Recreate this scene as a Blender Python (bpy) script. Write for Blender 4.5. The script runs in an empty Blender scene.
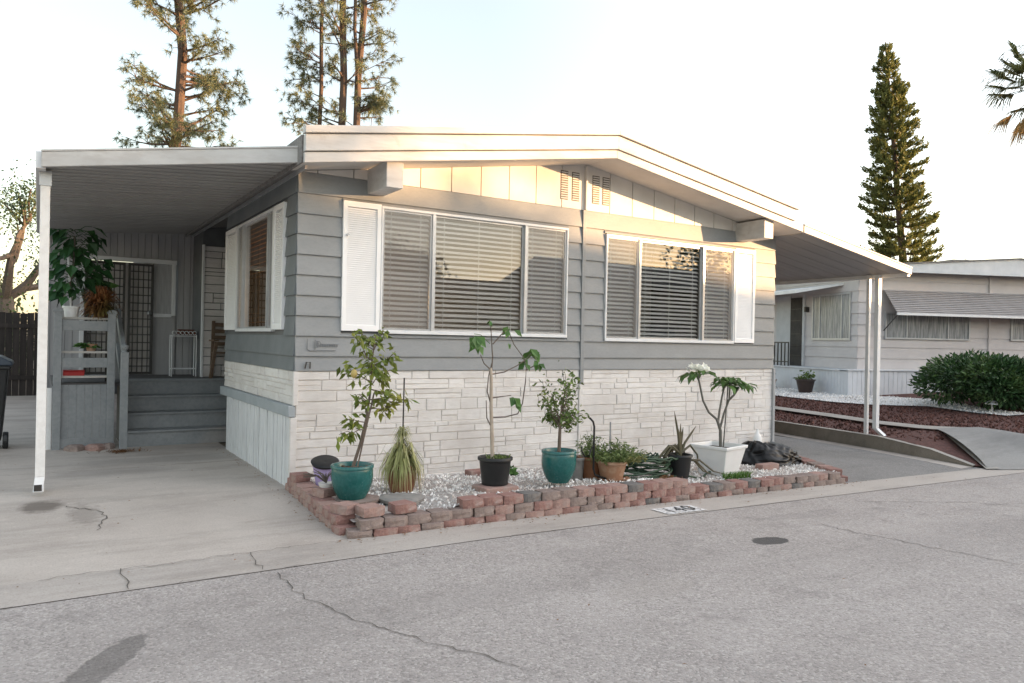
import bpy, math, random
import numpy as np
from mathutils import Vector, Matrix
random.seed(7)
RNG = np.random.default_rng(7)
R = math.radians
C = bpy.context.scene.collection
SC = bpy.context.scene

# ------------------------------------------------------------------ helpers
class MB:
    """collects faces; build() links them as one mesh object"""
    def __init__(s):
        s.v = []; s.f = []; s.m = []; s.n = 0
    def add(s, vs, fs, mi=0):
        o = s.n
        s.v.extend([tuple(map(float, p)) for p in vs]); s.n += len(vs)
        for f in fs:
            s.f.append(tuple(i + o for i in f)); s.m.append(mi)
        return s
    def box(s, x0, x1, y0, y1, z0, z1, mi=0):
        return s.add([(x0,y0,z0),(x1,y0,z0),(x1,y1,z0),(x0,y1,z0),(x0,y0,z1),(x1,y0,z1),(x1,y1,z1),(x0,y1,z1)],
                     [(0,3,2,1),(4,5,6,7),(0,1,5,4),(1,2,6,5),(2,3,7,6),(3,0,4,7)], mi)
    def obox(s, c, ax, ay, az, mi=0):
        c, ax, ay, az = (np.array(q, float) for q in (c, ax, ay, az))
        vs = [c + a*ax + b*ay + d*az for d in (-1,1) for a, b in ((-1,-1),(1,-1),(1,1),(-1,1))]
        return s.add(vs, [(0,3,2,1),(4,5,6,7),(0,1,5,4),(1,2,6,5),(2,3,7,6),(3,0,4,7)], mi)
    def bar(s, p, q, w, h, mi=0, up=(0,0,1)):
        p = np.array(p, float); q = np.array(q, float); d = q - p; L = np.linalg.norm(d); d /= L
        upv = np.array(up, float)
        if abs(d @ upv) > .95: upv = np.array((0,1,0.))
        a = np.cross(d, upv); a /= np.linalg.norm(a); b = np.cross(a, d)
        return s.obox((p+q)/2, d*L/2, a*w/2, b*h/2, mi)
    def prism(s, poly, a, b, fn, mi=0):
        n = len(poly)
        vs = [fn(p, q, a) for p, q in poly] + [fn(p, q, b) for p, q in poly]
        fs = [tuple(range(n)), tuple(range(2*n-1, n-1, -1))] + [(i, i+n, (i+1) % n + n, (i+1) % n) for i in range(n)]
        return s.add(vs, fs, mi)
    def tube(s, pts, r, n=8, mi=0, cap=True):
        pts = [np.array(p, float) for p in pts]; k = len(pts)
        rr = [r]*k if np.isscalar(r) else list(r)
        if len(rr) != k: rr = list(np.interp(np.linspace(0,1,k), np.linspace(0,1,len(rr)), rr))
        vs = []; ref = None
        for i, p in enumerate(pts):
            d = pts[min(i+1,k-1)] - pts[max(i-1,0)]; d /= (np.linalg.norm(d) + 1e-9)
            if ref is None:
                ref = np.array((1.,0,0)) if abs(d[2]) > .8 else np.array((0,0,1.))
            a = np.cross(d, ref); a /= (np.linalg.norm(a)+1e-9); b = np.cross(d, a); ref = np.cross(a, d) if False else ref
            for j in range(n):
                t = 2*math.pi*j/n
                vs.append(p + rr[i]*(math.cos(t)*a + math.sin(t)*b))
        fs = [(i*n+j, i*n+(j+1) % n, (i+1)*n+(j+1) % n, (i+1)*n+j) for i in range(k-1) for j in range(n)]
        if cap: fs += [tuple(range(n-1,-1,-1)), tuple(range((k-1)*n, k*n))]
        return s.add(vs, fs, mi)
    def lathe(s, cx, cy, prof, n=32, mi=0, jit=0.):
        vs = []; k = len(prof)
        for r, z in prof:
            for j in range(n):
                t = 2*math.pi*j/n
                q = r*(1+jit*math.sin(3*t+z*9))
                vs.append((cx+q*math.cos(t), cy+q*math.sin(t), z))
        fs = [(i*n+j, i*n+(j+1) % n, (i+1)*n+(j+1) % n, (i+1)*n+j) for i in range(k-1) for j in range(n)]
        if prof[0][0] > 1e-6: fs.append(tuple(range(n-1,-1,-1)))
        if prof[-1][0] > 1e-6: fs.append(tuple(range((k-1)*n, k*n)))
        return s.add(vs, fs, mi)
    def sheet(s, poly, zf, mi=0):
        return s.add([(x, y, zf(x, y)) for x, y in poly], [tuple(range(len(poly)))], mi)
    def leaf(s, p, d, L, W, mi=0, droop=0., nrm=None):
        p = np.array(p, float); d = np.array(d, float); d /= (np.linalg.norm(d)+1e-9)
        if nrm is None: nrm = RNG.normal(size=3)
        a = np.cross(d, nrm); a /= (np.linalg.norm(a)+1e-9); c = np.cross(a, d)
        m = p + d*L*.5 + np.array((0,0,-droop*L*.25)); t = p + d*L + np.array((0,0,-droop*L))
        fold = c*W*.18
        return s.add([p, m+a*W/2+fold, t, m-a*W/2+fold, m], [(0,1,4),(1,2,4),(0,4,3),(4,2,3)], mi)
    def blade(s, pts, w, mi=0):
        """a flat tapering leaf along pts"""
        pts = [np.array(p, float) for p in pts]; k = len(pts); vs = []
        for i, p in enumerate(pts):
            d = pts[min(i+1,k-1)] - pts[max(i-1,0)]
            a = np.cross(d, (0,0,1.)); a /= (np.linalg.norm(a)+1e-9)
            ww = w*(1-(i/(k-1))**2)*.5 + .0006
            vs += [p-a*ww, p+a*ww]
        return s.add(vs, [(2*i,2*i+1,2*i+3,2*i+2) for i in range(k-1)], mi)
    def build(s, name, mats, parent=None, smooth=False, bevel=0., auto=None):
        me = bpy.data.meshes.new(name)
        V = np.array(s.v, float).reshape(-1,3)
        if parent is not None:
            w = parent
            off = np.zeros(3)
            while w is not None:
                off += np.array(w.location); w = w.parent
            V = V - off
        me.from_pydata(V.tolist(), [], s.f)
        if not isinstance(mats, (list, tuple)): mats = [mats]
        for m in mats: me.materials.append(m)
        if len(mats) > 1: me.polygons.foreach_set('material_index', s.m)
        if smooth: me.polygons.foreach_set('use_smooth', [True]*len(me.polygons))
        me.update()
        o = bpy.data.objects.new(name, me); C.objects.link(o)
        if parent is not None: o.parent = parent
        if bevel:
            b = o.modifiers.new('bevel','BEVEL'); b.width = bevel; b.segments = 2; b.limit_method = 'ANGLE'; b.angle_limit = R(40)
        if auto:
            for p in me.polygons: p.use_smooth = True
            try: me.set_sharp_from_angle(angle=R(auto))
            except Exception: pass
        return o

def tag(o, label, cat, group=None, kind=None):
    if label: o['label'] = label
    if cat: o['category'] = cat
    if group: o['group'] = group
    if kind: o['kind'] = kind
    return o
def thing(name, label, cat, loc=(0,0,0), group=None):
    o = bpy.data.objects.new(name, None); C.objects.link(o); o.location = loc
    return tag(o, label, cat, group)
def struct(o, kind='structure'):
    o['kind'] = kind; return o

# ------------------------------------------------------------------ materials
def srgb(*c):
    return tuple(((v/255)/12.92 if v/255 <= .04045 else ((v/255+.055)/1.055)**2.4) for v in c)
def newmat(name):
    m = bpy.data.materials.new(name); m.use_nodes = True
    nt = m.node_tree; b = nt.nodes['Principled BSDF']
    return m, nt, b
def N(nt, t, **kw):
    n = nt.nodes.new(t)
    for k, v in kw.items(): setattr(n, k, v)
    return n
def noise(nt, co, scale, detail=6, rough=.6, dist=0., vec=None):
    n = N(nt,'ShaderNodeTexNoise'); n.inputs['Scale'].default_value = scale; n.inputs['Detail'].default_value = detail
    n.inputs['Roughness'].default_value = rough; n.inputs['Distortion'].default_value = dist
    nt.links.new(co, n.inputs['Vector']); return n.outputs['Fac']
def ramp(nt, f, a, b, ca=(0,0,0,1), cb=(1,1,1,1)):
    r = N(nt,'ShaderNodeValToRGB'); r.color_ramp.elements[0].position = a; r.color_ramp.elements[1].position = b
    r.color_ramp.elements[0].color = ca; r.color_ramp.elements[1].color = cb
    nt.links.new(f, r.inputs['Fac']); return r.outputs['Color']
def mix(nt, f, a, b, mode='MIX'):
    m = N(nt,'ShaderNodeMix', data_type='RGBA', blend_type=mode)
    if isinstance(f, (int, float)): m.inputs[0].default_value = f
    else: nt.links.new(f, m.inputs[0])
    for i, q in ((6, a), (7, b)):
        if isinstance(q, (tuple, list)): m.inputs[i].default_value = (*q[:3], 1)
        else: nt.links.new(q, m.inputs[i])
    return m.outputs[2]
def math_(nt, op, a, b=None):
    m = N(nt,'ShaderNodeMath', operation=op)
    for i, q in enumerate((a, b)):
        if q is None: continue
        if isinstance(q, (int, float)): m.inputs[i].default_value = q
        else: nt.links.new(q, m.inputs[i])
    return m.outputs[0]
def coords(nt, stretch=None):
    t = N(nt,'ShaderNodeTexCoord').outputs['Object']
    if stretch:
        mp = N(nt,'ShaderNodeMapping'); mp.inputs['Scale'].default_value = stretch; nt.links.new(t, mp.inputs['Vector']); return mp.outputs[0]
    return t
def pm(name, c1, c2, s=4., lo=.35, hi=.65, fine=None, fs=90., ff=.3, rough=.7, rv=.1, bump=.1, bs=60., isl=0., metal=0., spec=.4,
       stretch=None, dirt=None, ds=1.6, dlo=.5, dhi=.75, sub=0., trans=0.):
    m, nt, b = newmat(name); co = coords(nt, stretch); co0 = coords(nt)
    col = mix(nt, ramp(nt, noise(nt, co, s), lo, hi), c1, c2)
    if fine is not None: col = mix(nt, math_(nt,'MULTIPLY', ramp(nt, noise(nt, co, fs, 3), .45, .62), ff), col, fine)
    if dirt is not None: col = mix(nt, ramp(nt, noise(nt, co0, ds, 9, .7, .4), dlo, dhi), col, dirt)
    if isl:
        g = N(nt,'ShaderNodeNewGeometry').outputs['Random Per Island']
        hsv = N(nt,'ShaderNodeHueSaturation'); nt.links.new(col, hsv.inputs['Color'])
        nt.links.new(math_(nt,'ADD', math_(nt,'MULTIPLY', g, 2*isl), 1-isl), hsv.inputs['Value']); col = hsv.outputs[0]
    nt.links.new(col, b.inputs['Base Color'])
    r = math_(nt,'ADD', math_(nt,'MULTIPLY', noise(nt, co, s*3), rv*2), rough-rv); nt.links.new(r, b.inputs['Roughness'])
    b.inputs['Metallic'].default_value = metal; b.inputs['Specular IOR Level'].default_value = spec
    if bump:
        bp = N(nt,'ShaderNodeBump'); bp.inputs['Strength'].default_value = bump; bp.inputs['Distance'].default_value = .01
        nt.links.new(noise(nt, co0, bs, 5), bp.inputs['Height']); nt.links.new(bp.outputs[0], b.inputs['Normal'])
    if trans:
        tr = N(nt,'ShaderNodeBsdfTranslucent'); nt.links.new(col, tr.inputs['Color'])
        ms = N(nt,'ShaderNodeMixShader'); ms.inputs[0].default_value = trans
        nt.links.new(b.outputs[0], ms.inputs[1]); nt.links.new(tr.outputs[0], ms.inputs[2])
        nt.links.new(ms.outputs[0], nt.nodes['Material Output'].inputs['Surface'])
    return m
def leafmat(name, c1, c2, c3=None, isl=.35, trans=.25, rough=.5):
    """leaf colour varies leaf by leaf (random per island)"""
    m, nt, b = newmat(name)
    g = N(nt,'ShaderNodeNewGeometry').outputs['Random Per Island']
    col = mix(nt, g, c1, c2)
    if c3 is not None:
        co = coords(nt); col = mix(nt, ramp(nt, noise(nt, co, 1.3, 2), .5, .68), col, c3)
    hs = N(nt,'ShaderNodeHueSaturation'); nt.links.new(col, hs.inputs['Color'])
    w = N(nt,'ShaderNodeTexWhiteNoise', noise_dimensions='1D'); nt.links.new(g, w.inputs['W'])
    nt.links.new(math_(nt,'ADD', math_(nt,'MULTIPLY', w.outputs['Value'], 2*isl), 1-isl), hs.inputs['Value']); col = hs.outputs[0]
    nt.links.new(col, b.inputs['Base Color']); b.inputs['Roughness'].default_value = rough; b.inputs['Specular IOR Level'].default_value = .35
    tr = N(nt,'ShaderNodeBsdfTranslucent'); nt.links.new(col, tr.inputs['Color'])
    ms = N(nt,'ShaderNodeMixShader'); ms.inputs[0].default_value = trans
    nt.links.new(b.outputs[0], ms.inputs[1]); nt.links.new(tr.outputs[0], ms.inputs[2])
    nt.links.new(ms.outputs[0], nt.nodes['Material Output'].inputs['Surface'])
    return m

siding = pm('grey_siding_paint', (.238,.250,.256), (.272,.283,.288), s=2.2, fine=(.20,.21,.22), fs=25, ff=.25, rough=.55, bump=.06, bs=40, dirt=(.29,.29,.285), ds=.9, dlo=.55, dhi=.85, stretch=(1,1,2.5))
darksiding = pm('dark_siding_paint', (.10,.105,.11), (.135,.14,.145), s=3, rough=.6, bump=.05)
white = pm('white_paint', (.78,.775,.76), (.70,.695,.68), s=2.5, lo=.45, hi=.8, fine=(.45,.42,.38), fs=18, ff=.16, rough=.5, bump=.04, bs=30)
fasciam = pm('weathered_white_fascia', (.56,.555,.545), (.47,.465,.455), s=3, fine=(.30,.27,.24), fs=9, ff=.22, rough=.55, bump=.08, bs=30, stretch=(.35,1,2), dirt=(.34,.30,.26), ds=2.6, dlo=.60, dhi=.80)
gablem = pm('gable_board_paint', (.70,.67,.63), (.62,.595,.56), s=2.5, rough=.6, bump=.04, isl=.04)
trimw = pm('white_aluminium', (.74,.75,.76), (.66,.67,.68), s=5, rough=.4, bump=.0, spec=.5)
darkmetal = pm('dark_bronze_metal', (.035,.032,.03), (.05,.045,.04), rough=.45, bump=0)
alum = pm('dull_aluminium', (.50,.51,.52), (.42,.43,.44), rough=.35, bump=0, metal=.4)
def stone_material(name, a, b_, mortar_dirt):
    m, nt, b = newmat(name); co = coords(nt); st = coords(nt, (1.2,1.2,6))
    g = N(nt,'ShaderNodeNewGeometry').outputs['Random Per Island']
    col = mix(nt, g, a, b_)
    col = mix(nt, math_(nt,'MULTIPLY', ramp(nt, noise(nt, st, 5, 8, .7), .5, .72), .5), col, mortar_dirt)
    col = mix(nt, math_(nt,'MULTIPLY', ramp(nt, noise(nt, co, 1.6, 7, .65), .42, .68), .6), col, (.50,.465,.435))
    nt.links.new(col, b.inputs['Base Color']); b.inputs['Roughness'].default_value = .75
    bp = N(nt,'ShaderNodeBump'); bp.inputs['Strength'].default_value = .55; bp.inputs['Distance'].default_value = .012
    nt.links.new(noise(nt, st, 9, 8, .7), bp.inputs['Height']); nt.links.new(bp.outputs[0], b.inputs['Normal'])
    return m
stonem = stone_material('painted_ashlar_stone', (.67,.645,.62), (.75,.73,.705), (.50,.45,.415))
stonegap = pm('stone_joint', (.66,.60,.56), (.55,.49,.45), s=6, rough=.9, bump=.2)
porchstone = stone_material('porch_stone', (.72,.69,.68), (.80,.77,.75), (.52,.47,.45))
skirtm = pm('white_metal_skirting', (.72,.73,.74), (.60,.61,.62), s=2, fine=(.40,.40,.41), fs=10, ff=.3, rough=.5, bump=.05, stretch=(3,3,.5), dirt=(.40,.39,.37), ds=2.5, dlo=.6, dhi=.8)
ledgem = pm('grey_ledge_paint', (.36,.39,.41), (.30,.33,.35), rough=.6)
soffitm = pm('awning_soffit_metal', (.40,.39,.38), (.33,.32,.31), s=1.5, rough=.45, bump=0, stretch=(.3,4,1))
greywood = pm('grey_deck_paint', (.232,.246,.254), (.278,.29,.297), s=3, fine=(.16,.18,.19), fs=20, ff=.3, rough=.6, bump=.08, stretch=(1,1,1))
panelling = pm('grey_board_panelling', (.34,.34,.35), (.42,.415,.42), s=3, rough=.65, bump=.05, stretch=(4,4,.4))
interior = pm('interior_wall', (.55,.51,.46), (.60,.56,.50), rough=.9, bump=0)
slatm = pm('cream_blind_slats', (.90,.885,.86), (.86,.845,.82), rough=.45, bump=0, isl=.05, trans=.03)
glow_woodslat = pm('glow_toned_wood_slats', (.50,.30,.14), (.42,.24,.11), rough=.5, bump=0, isl=.1, trans=.3)  # orange wood tone also stands in for the warm glow behind the blinds
roofm = pm('roof_shingle', (.16,.15,.145), (.26,.25,.24), s=30, rough=.9, bump=.3)
roofwhite = pm('white_roof_coating', (.62,.62,.61), (.52,.52,.51), s=2, rough=.7)
def glassmat(name, tint, gain=1.7, base=.03):
    m, nt, b = newmat(name); nt.nodes.remove(b)
    fr = N(nt,'ShaderNodeFresnel'); fr.inputs['IOR'].default_value = 1.5
    f = math_(nt,'ADD', math_(nt,'MULTIPLY', fr.outputs[0], gain), base)
    tr = N(nt,'ShaderNodeBsdfTransparent'); tr.inputs['Color'].default_value = (*tint,1)
    gl = N(nt,'ShaderNodeBsdfGlossy'); gl.inputs['Roughness'].default_value = .004
    ms = N(nt,'ShaderNodeMixShader'); nt.links.new(f, ms.inputs[0]); nt.links.new(tr.outputs[0], ms.inputs[1]); nt.links.new(gl.outputs[0], ms.inputs[2])
    nt.links.new(ms.outputs[0], nt.nodes['Material Output'].inputs['Surface']); return m
glass = glassmat('window_glass', (.95,.96,.95), 1.35, .02); sideglass = glassmat('side_window_glass', (.95,.96,.95), .55, .0)
def screenmat():
    m, nt, b = newmat('insect_screen'); b.inputs['Base Color'].default_value = (.42,.42,.42,1); b.inputs['Roughness'].default_value = .6
    tr = N(nt,'ShaderNodeBsdfTransparent'); ms = N(nt,'ShaderNodeMixShader'); ms.inputs[0].default_value = .22
    nt.links.new(tr.outputs[0], ms.inputs[1]); nt.links.new(b.outputs[0], ms.inputs[2])
    nt.links.new(ms.outputs[0], nt.nodes['Material Output'].inputs['Surface']); return m
screen = screenmat()
tealglaze = pm('teal_glaze', (.010,.088,.084), (.016,.112,.106), s=6, rough=.25, rv=.08, bump=.03, spec=.5, fine=(.05,.2,.19), fs=40, ff=.2)
blackpl = pm('black_plastic', (.012,.013,.014), (.02,.021,.022), rough=.45, bump=.03)
bagm = pm('black_bag_film', (.006,.006,.0065), (.009,.009,.0095), rough=.32, rv=.06, bump=.25, bs=22, spec=.25)
terra = pm('terracotta', (.36,.20,.12), (.29,.15,.09), s=6, fine=(.55,.40,.28), fs=12, ff=.4, rough=.8, bump=.08)
browncl = pm('brown_clay', (.20,.085,.04), (.28,.13,.065), s=6, rough=.6, bump=.06)
lilac = pm('lilac_plastic', (.42,.34,.58), (.36,.29,.50), rough=.45, bump=0)
greypot = pm('grey_concrete_pot', (.20,.19,.18), (.28,.27,.25), s=8, rough=.85, bump=.1)
whitepl = pm('white_plastic', (.80,.80,.79), (.74,.74,.73), s=4, rough=.4, bump=.02, dirt=(.55,.52,.48), ds=3, dlo=.62, dhi=.85)
soil = pm('potting_soil', (.06,.042,.03), (.12,.09,.065), s=25, rough=.95, bump=.6, bs=60)
bark = pm('grey_brown_bark', (.12,.09,.07), (.19,.15,.12), s=12, rough=.9, bump=.4, bs=40, stretch=(1,1,.3))
palebark = pm('pale_bark', (.36,.29,.22), (.45,.38,.31), s=14, rough=.85, bump=.2, stretch=(1,1,.4))
pinebark = pm('pine_bark', (.115,.075,.055), (.065,.046,.037), s=3, rough=.95, bump=.5, bs=8, stretch=(1,1,.35))
twig = pm('twig_bark', (.10,.08,.065), (.15,.12,.10), s=20, rough=.8, bump=.1)
plumbark = pm('plumeria_bark', (.10,.10,.085), (.16,.15,.13), s=14, rough=.7, bump=.1)
lemonleaf = leafmat('citrus_leaf', (.10,.15,.025), (.21,.24,.05), (.34,.30,.06))
ficusleaf = leafmat('ficus_leaf', (.07,.12,.03), (.17,.23,.06), (.28,.26,.10))
figleaf = leafmat('fig_leaf', (.05,.13,.03), (.10,.20,.05))
plumleaf = leafmat('plumeria_leaf', (.05,.12,.03), (.11,.20,.05), isl=.25)
spiderleaf = leafmat('spider_leaf', (.26,.29,.10), (.46,.44,.22), (.50,.40,.24), isl=.3)
herbleaf = leafmat('herb_leaf', (.08,.13,.035), (.20,.25,.09), (.28,.24,.10))
aloeleaf = leafmat('aloe_leaf', (.085,.08,.045), (.14,.12,.07), (.13,.08,.04), isl=.25, trans=.05)
drybrown = leafmat('dry_brown_leaf', (.14,.07,.03), (.28,.14,.06), isl=.4)
redbrown = leafmat('red_brown_fern', (.20,.075,.03), (.30,.14,.055), (.10,.10,.03), isl=.45)
monleaf = leafmat('monstera_leaf', (.015,.06,.018), (.035,.10,.03), isl=.4, trans=.15)
grassleaf = leafmat('green_grass', (.05,.13,.02), (.12,.22,.04))
bushleaf = leafmat('juniper_leaf', (.02,.055,.018), (.045,.095,.03), (.09,.15,.045), isl=.5, trans=.15)
pineleaf = leafmat('pine_needle', (.11,.15,.09), (.23,.22,.09), (.15,.20,.17), isl=.4, trans=.35)
norfleaf = leafmat('norfolk_needle', (.11,.135,.045), (.22,.225,.075), isl=.35, trans=.3)
farleaf = leafmat('dark_oak_leaf', (.022,.045,.016), (.045,.075,.028), (.07,.09,.035), isl=.4, trans=.12)
oakleaf = leafmat('oak_leaf', (.04,.07,.025), (.08,.115,.04), (.12,.14,.05), isl=.4)
palmleaf = leafmat('palm_leaf', (.05,.075,.03), (.11,.13,.05), isl=.4, trans=.2)
palmdry = leafmat('dry_palm_leaf', (.28,.17,.06), (.36,.24,.10), isl=.4, trans=.2)
petal = leafmat('white_petal', (.85,.85,.80), (.80,.80,.70), isl=.06, trans=.3)
hosem = pm('green_hose_rubber', (.018,.045,.025), (.035,.075,.04), s=12, rough=.5, bump=0)
pebble = pm('white_pebbles', (.85,.83,.80), (.66,.63,.60), s=6, rough=.75, bump=.1, bs=40, isl=.36, dirt=(.36,.29,.25), ds=1.4, dlo=.5, dhi=.72)
gravelbase = pm('gravel_bed', (.46,.43,.41), (.30,.26,.23), s=22, rough=.95, bump=.8, bs=40, dirt=(.24,.19,.16), ds=1.2, dlo=.5, dhi=.75)
lava = pm('red_lava_rock', (.075,.034,.028), (.12,.056,.045), s=8, rough=.95, bump=.3, isl=.5)
lavabase = pm('lava_bed', (.055,.024,.02), (.12,.05,.04), s=18, rough=.95, bump=1., bs=20)
blockcols = {
 'red': pm('red_block', (.255,.135,.112), (.31,.185,.16), s=9, fine=(.20,.10,.085), fs=60, ff=.5, rough=.9, bump=.45, bs=95, dirt=(.34,.27,.24), ds=5, dlo=.5, dhi=.7),
 'pink': pm('pink_block', (.37,.235,.20), (.30,.20,.17), s=9, fine=(.24,.15,.13), fs=60, ff=.5, rough=.9, bump=.45, bs=95, dirt=(.36,.30,.27), ds=5, dlo=.5, dhi=.75),
 'brown': pm('brown_block', (.20,.16,.14), (.27,.20,.175), s=9, fine=(.14,.10,.09), fs=60, ff=.5, rough=.9, bump=.45, bs=95, dirt=(.32,.26,.23), ds=5, dlo=.45, dhi=.7),
 'charcoal': pm('charcoal_block', (.13,.125,.12), (.20,.185,.175), s=9, fine=(.09,.085,.08), fs=60, ff=.5, rough=.9, bump=.45, bs=95, dirt=(.28,.24,.21), ds=5, dlo=.5, dhi=.75)}

# --- paving
def ellipse_mask(nt, co, cx, cy, rx, ry, wob=.35, ns=4., soft=.12, rot=0):
    co_ = co
    if rot:
        m0 = N(nt,'ShaderNodeMapping'); m0.inputs['Location'].default_value = (-cx,-cy,0); nt.links.new(co, m0.inputs['Vector'])
        m1 = N(nt,'ShaderNodeMapping'); m1.inputs['Rotation'].default_value = (0,0,-R(rot)); nt.links.new(m0.outputs[0], m1.inputs['Vector']); co_ = m1.outputs[0]; cx = cy = 0
    mp = N(nt,'ShaderNodeMapping'); mp.inputs['Location'].default_value = (-cx/rx, -cy/ry, 0); mp.inputs['Scale'].default_value = (1/rx, 1/ry, 0)
    nt.links.new(co_, mp.inputs['Vector'])
    ln = N(nt,'ShaderNodeVectorMath', operation='LENGTH'); nt.links.new(mp.outputs[0], ln.inputs[0])
    d = math_(nt,'ADD', ln.outputs['Value'], math_(nt,'MULTIPLY', math_(nt,'SUBTRACT', noise(nt, co, ns, 4), .5), wob*3))
    return ramp(nt, d, 1-soft, 1+soft, (1,1,1,1), (0,0,0,1))
def asphalt_mat(name, base, light, dark, stains=()):
    m, nt, b = newmat(name); co = coords(nt)
    col = mix(nt, ramp(nt, noise(nt, co, .55, 7), .35, .68), base, light)
    v = N(nt,'ShaderNodeTexVoronoi'); v.inputs['Scale'].default_value = 85; nt.links.new(co, v.inputs['Vector'])
    vr = N(nt,'ShaderNodeSeparateColor'); nt.links.new(v.outputs['Color'], vr.inputs[0])
    col = mix(nt, math_(nt,'MULTIPLY', ramp(nt, vr.outputs[0], .62, .95), .34), col, tuple(q*1.8 for q in light))
    col = mix(nt, math_(nt,'MULTIPLY', ramp(nt, vr.outputs[1], .62, .92), .55), col, dark)
    v2 = N(nt,'ShaderNodeTexVoronoi'); v2.inputs['Scale'].default_value = 9; nt.links.new(co, v2.inputs['Vector'])
    pit = math_(nt,'MULTIPLY', ramp(nt, math_(nt,'ADD', v2.outputs['Distance'], math_(nt,'MULTIPLY', noise(nt, co, 40, 3), .12)), .10, .16, (1,1,1,1), (0,0,0,1)), .55)
    col = mix(nt, math_(nt,'MULTIPLY', pit, ramp(nt, noise(nt, co, 1.9, 3), .52, .6)), col, tuple(q*.6 for q in dark))
    col = mix(nt, math_(nt,'MULTIPLY', ramp(nt, noise(nt, co, .9, 9, .7), .5, .66), .30), col, tuple(q*1.18 for q in light))
    col = mix(nt, math_(nt,'MULTIPLY', ramp(nt, noise(nt, coords(nt, (.08,.9,1)), 1.0, 4), .48, .62), .22), col, dark)
    col = mix(nt, math_(nt,'MULTIPLY', ramp(nt, noise(nt, co, 2.3, 9, .74), .55, .70), .5), col, dark)
    col = mix(nt, math_(nt,'MULTIPLY', ramp(nt, noise(nt, coords(nt, (.25,1.6,1)), 1.2, 6), .55, .75), .3), col, dark)
    for st_ in stains:
        cx, cy, rx, ry, wob, f, c = st_[:7]
        col = mix(nt, math_(nt,'MULTIPLY', ellipse_mask(nt, co, cx, cy, rx, ry, wob, 3.5/max(rx,.1)*.5, .12, st_[7] if len(st_) > 7 else 0), f), col, c)
    nt.links.new(col, b.inputs['Base Color']); b.inputs['Roughness'].default_value = .88; b.inputs['Specular IOR Level'].default_value = .3
    bp = N(nt,'ShaderNodeBump'); bp.inputs['Strength'].default_value = .55; bp.inputs['Distance'].default_value = .008
    h = math_(nt,'ADD', noise(nt, co, 130, 3), math_(nt,'MULTIPLY', v.outputs['Distance'], -.8))
    nt.links.new(h, bp.inputs['Height']); nt.links.new(bp.outputs[0], b.inputs['Normal']); return m
street_m = asphalt_mat('worn_street_asphalt', (.325,.293,.272), (.378,.345,.322), (.165,.147,.136), [
    (2.78,-3.62,.19,.11,.26,.85,(.045,.043,.042)), (-1.92,-3.66,.10,.36,.2,.55,(.085,.078,.072),-33), (1.6,-3.35,.8,.25,.9,.12,(.13,.12,.115)),
    (1.05,-4.1,.35,.16,.4,.3,(.30,.27,.24)), (3.9,-3.1,.5,.12,.7,.2,(.13,.12,.115))])
drive_asphalt = asphalt_mat('side_drive_asphalt', (.20,.19,.18), (.25,.24,.23), (.12,.115,.11))
def concrete_mat(name, a, b_, stains=()):
    m, nt, b = newmat(name); co = coords(nt)
    col = mix(nt, ramp(nt, noise(nt, co, .7, 8, .62), .34, .66), a, b_)
    col = mix(nt, math_(nt,'MULTIPLY', ramp(nt, noise(nt, coords(nt, (.3,1.4,1)), 1.7, 8, .68), .48, .70), .6), col, tuple(q*.58 for q in a))
    col = mix(nt, math_(nt,'MULTIPLY', ramp(nt, noise(nt, co, 75, 4, .7), .48, .66), .38), col, tuple(q*.55 for q in a))
    col = mix(nt, math_(nt,'MULTIPLY', ramp(nt, noise(nt, co, 13, 6, .7), .56, .68), .22), col, tuple(min(1,q*1.3) for q in b_))
    col = mix(nt, math_(nt,'MULTIPLY', ramp(nt, noise(nt, co, 4.5, 9, .75), .60, .70), .3), col, (.20,.165,.13))
    for (cx, cy, rx, ry, wob, f, c) in stains:
        col = mix(nt, math_(nt,'MULTIPLY', ellipse_mask(nt, co, cx, cy, rx, ry, wob, 3.5/max(rx,.1)*.5, .45), f), col, c)
    nt.links.new(col, b.inputs['Base Color']); b.inputs['Roughness'].default_value = .85; b.inputs['Specular IOR Level'].default_value = .3
    bp = N(nt,'ShaderNodeBump'); bp.inputs['Strength'].default_value = .25; bp.inputs['Distance'].default_value = .006
    nt.links.new(noise(nt, co, 70, 6), bp.inputs['Height']); nt.links.new(bp.outputs[0], b.inputs['Normal']); return m
conc = concrete_mat('driveway_concrete', (.40,.352,.31), (.51,.46,.41), [
    (-2.16,.12,.20,.30,.35,.75,(.10,.08,.065)), (-1.85,-.35,.14,.5,.6,.4,(.16,.14,.12)), (-.8,2.4,1.2,.35,.5,.35,(.17,.165,.155)), (-1.5,1.7,.9,.3,.5,.25,(.18,.17,.16))])
gutterm = concrete_mat('gutter_concrete', (.385,.342,.305), (.445,.405,.365))
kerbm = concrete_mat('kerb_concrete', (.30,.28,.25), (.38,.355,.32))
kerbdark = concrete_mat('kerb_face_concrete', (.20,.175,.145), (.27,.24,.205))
dirtm = pm('dry_ground', (.17,.135,.10), (.24,.20,.155), s=3, rough=.95, bump=.5, bs=25)
crackm = pm('crack_fill', (.075,.068,.06), (.13,.115,.10), s=10, rough=.95)

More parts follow.
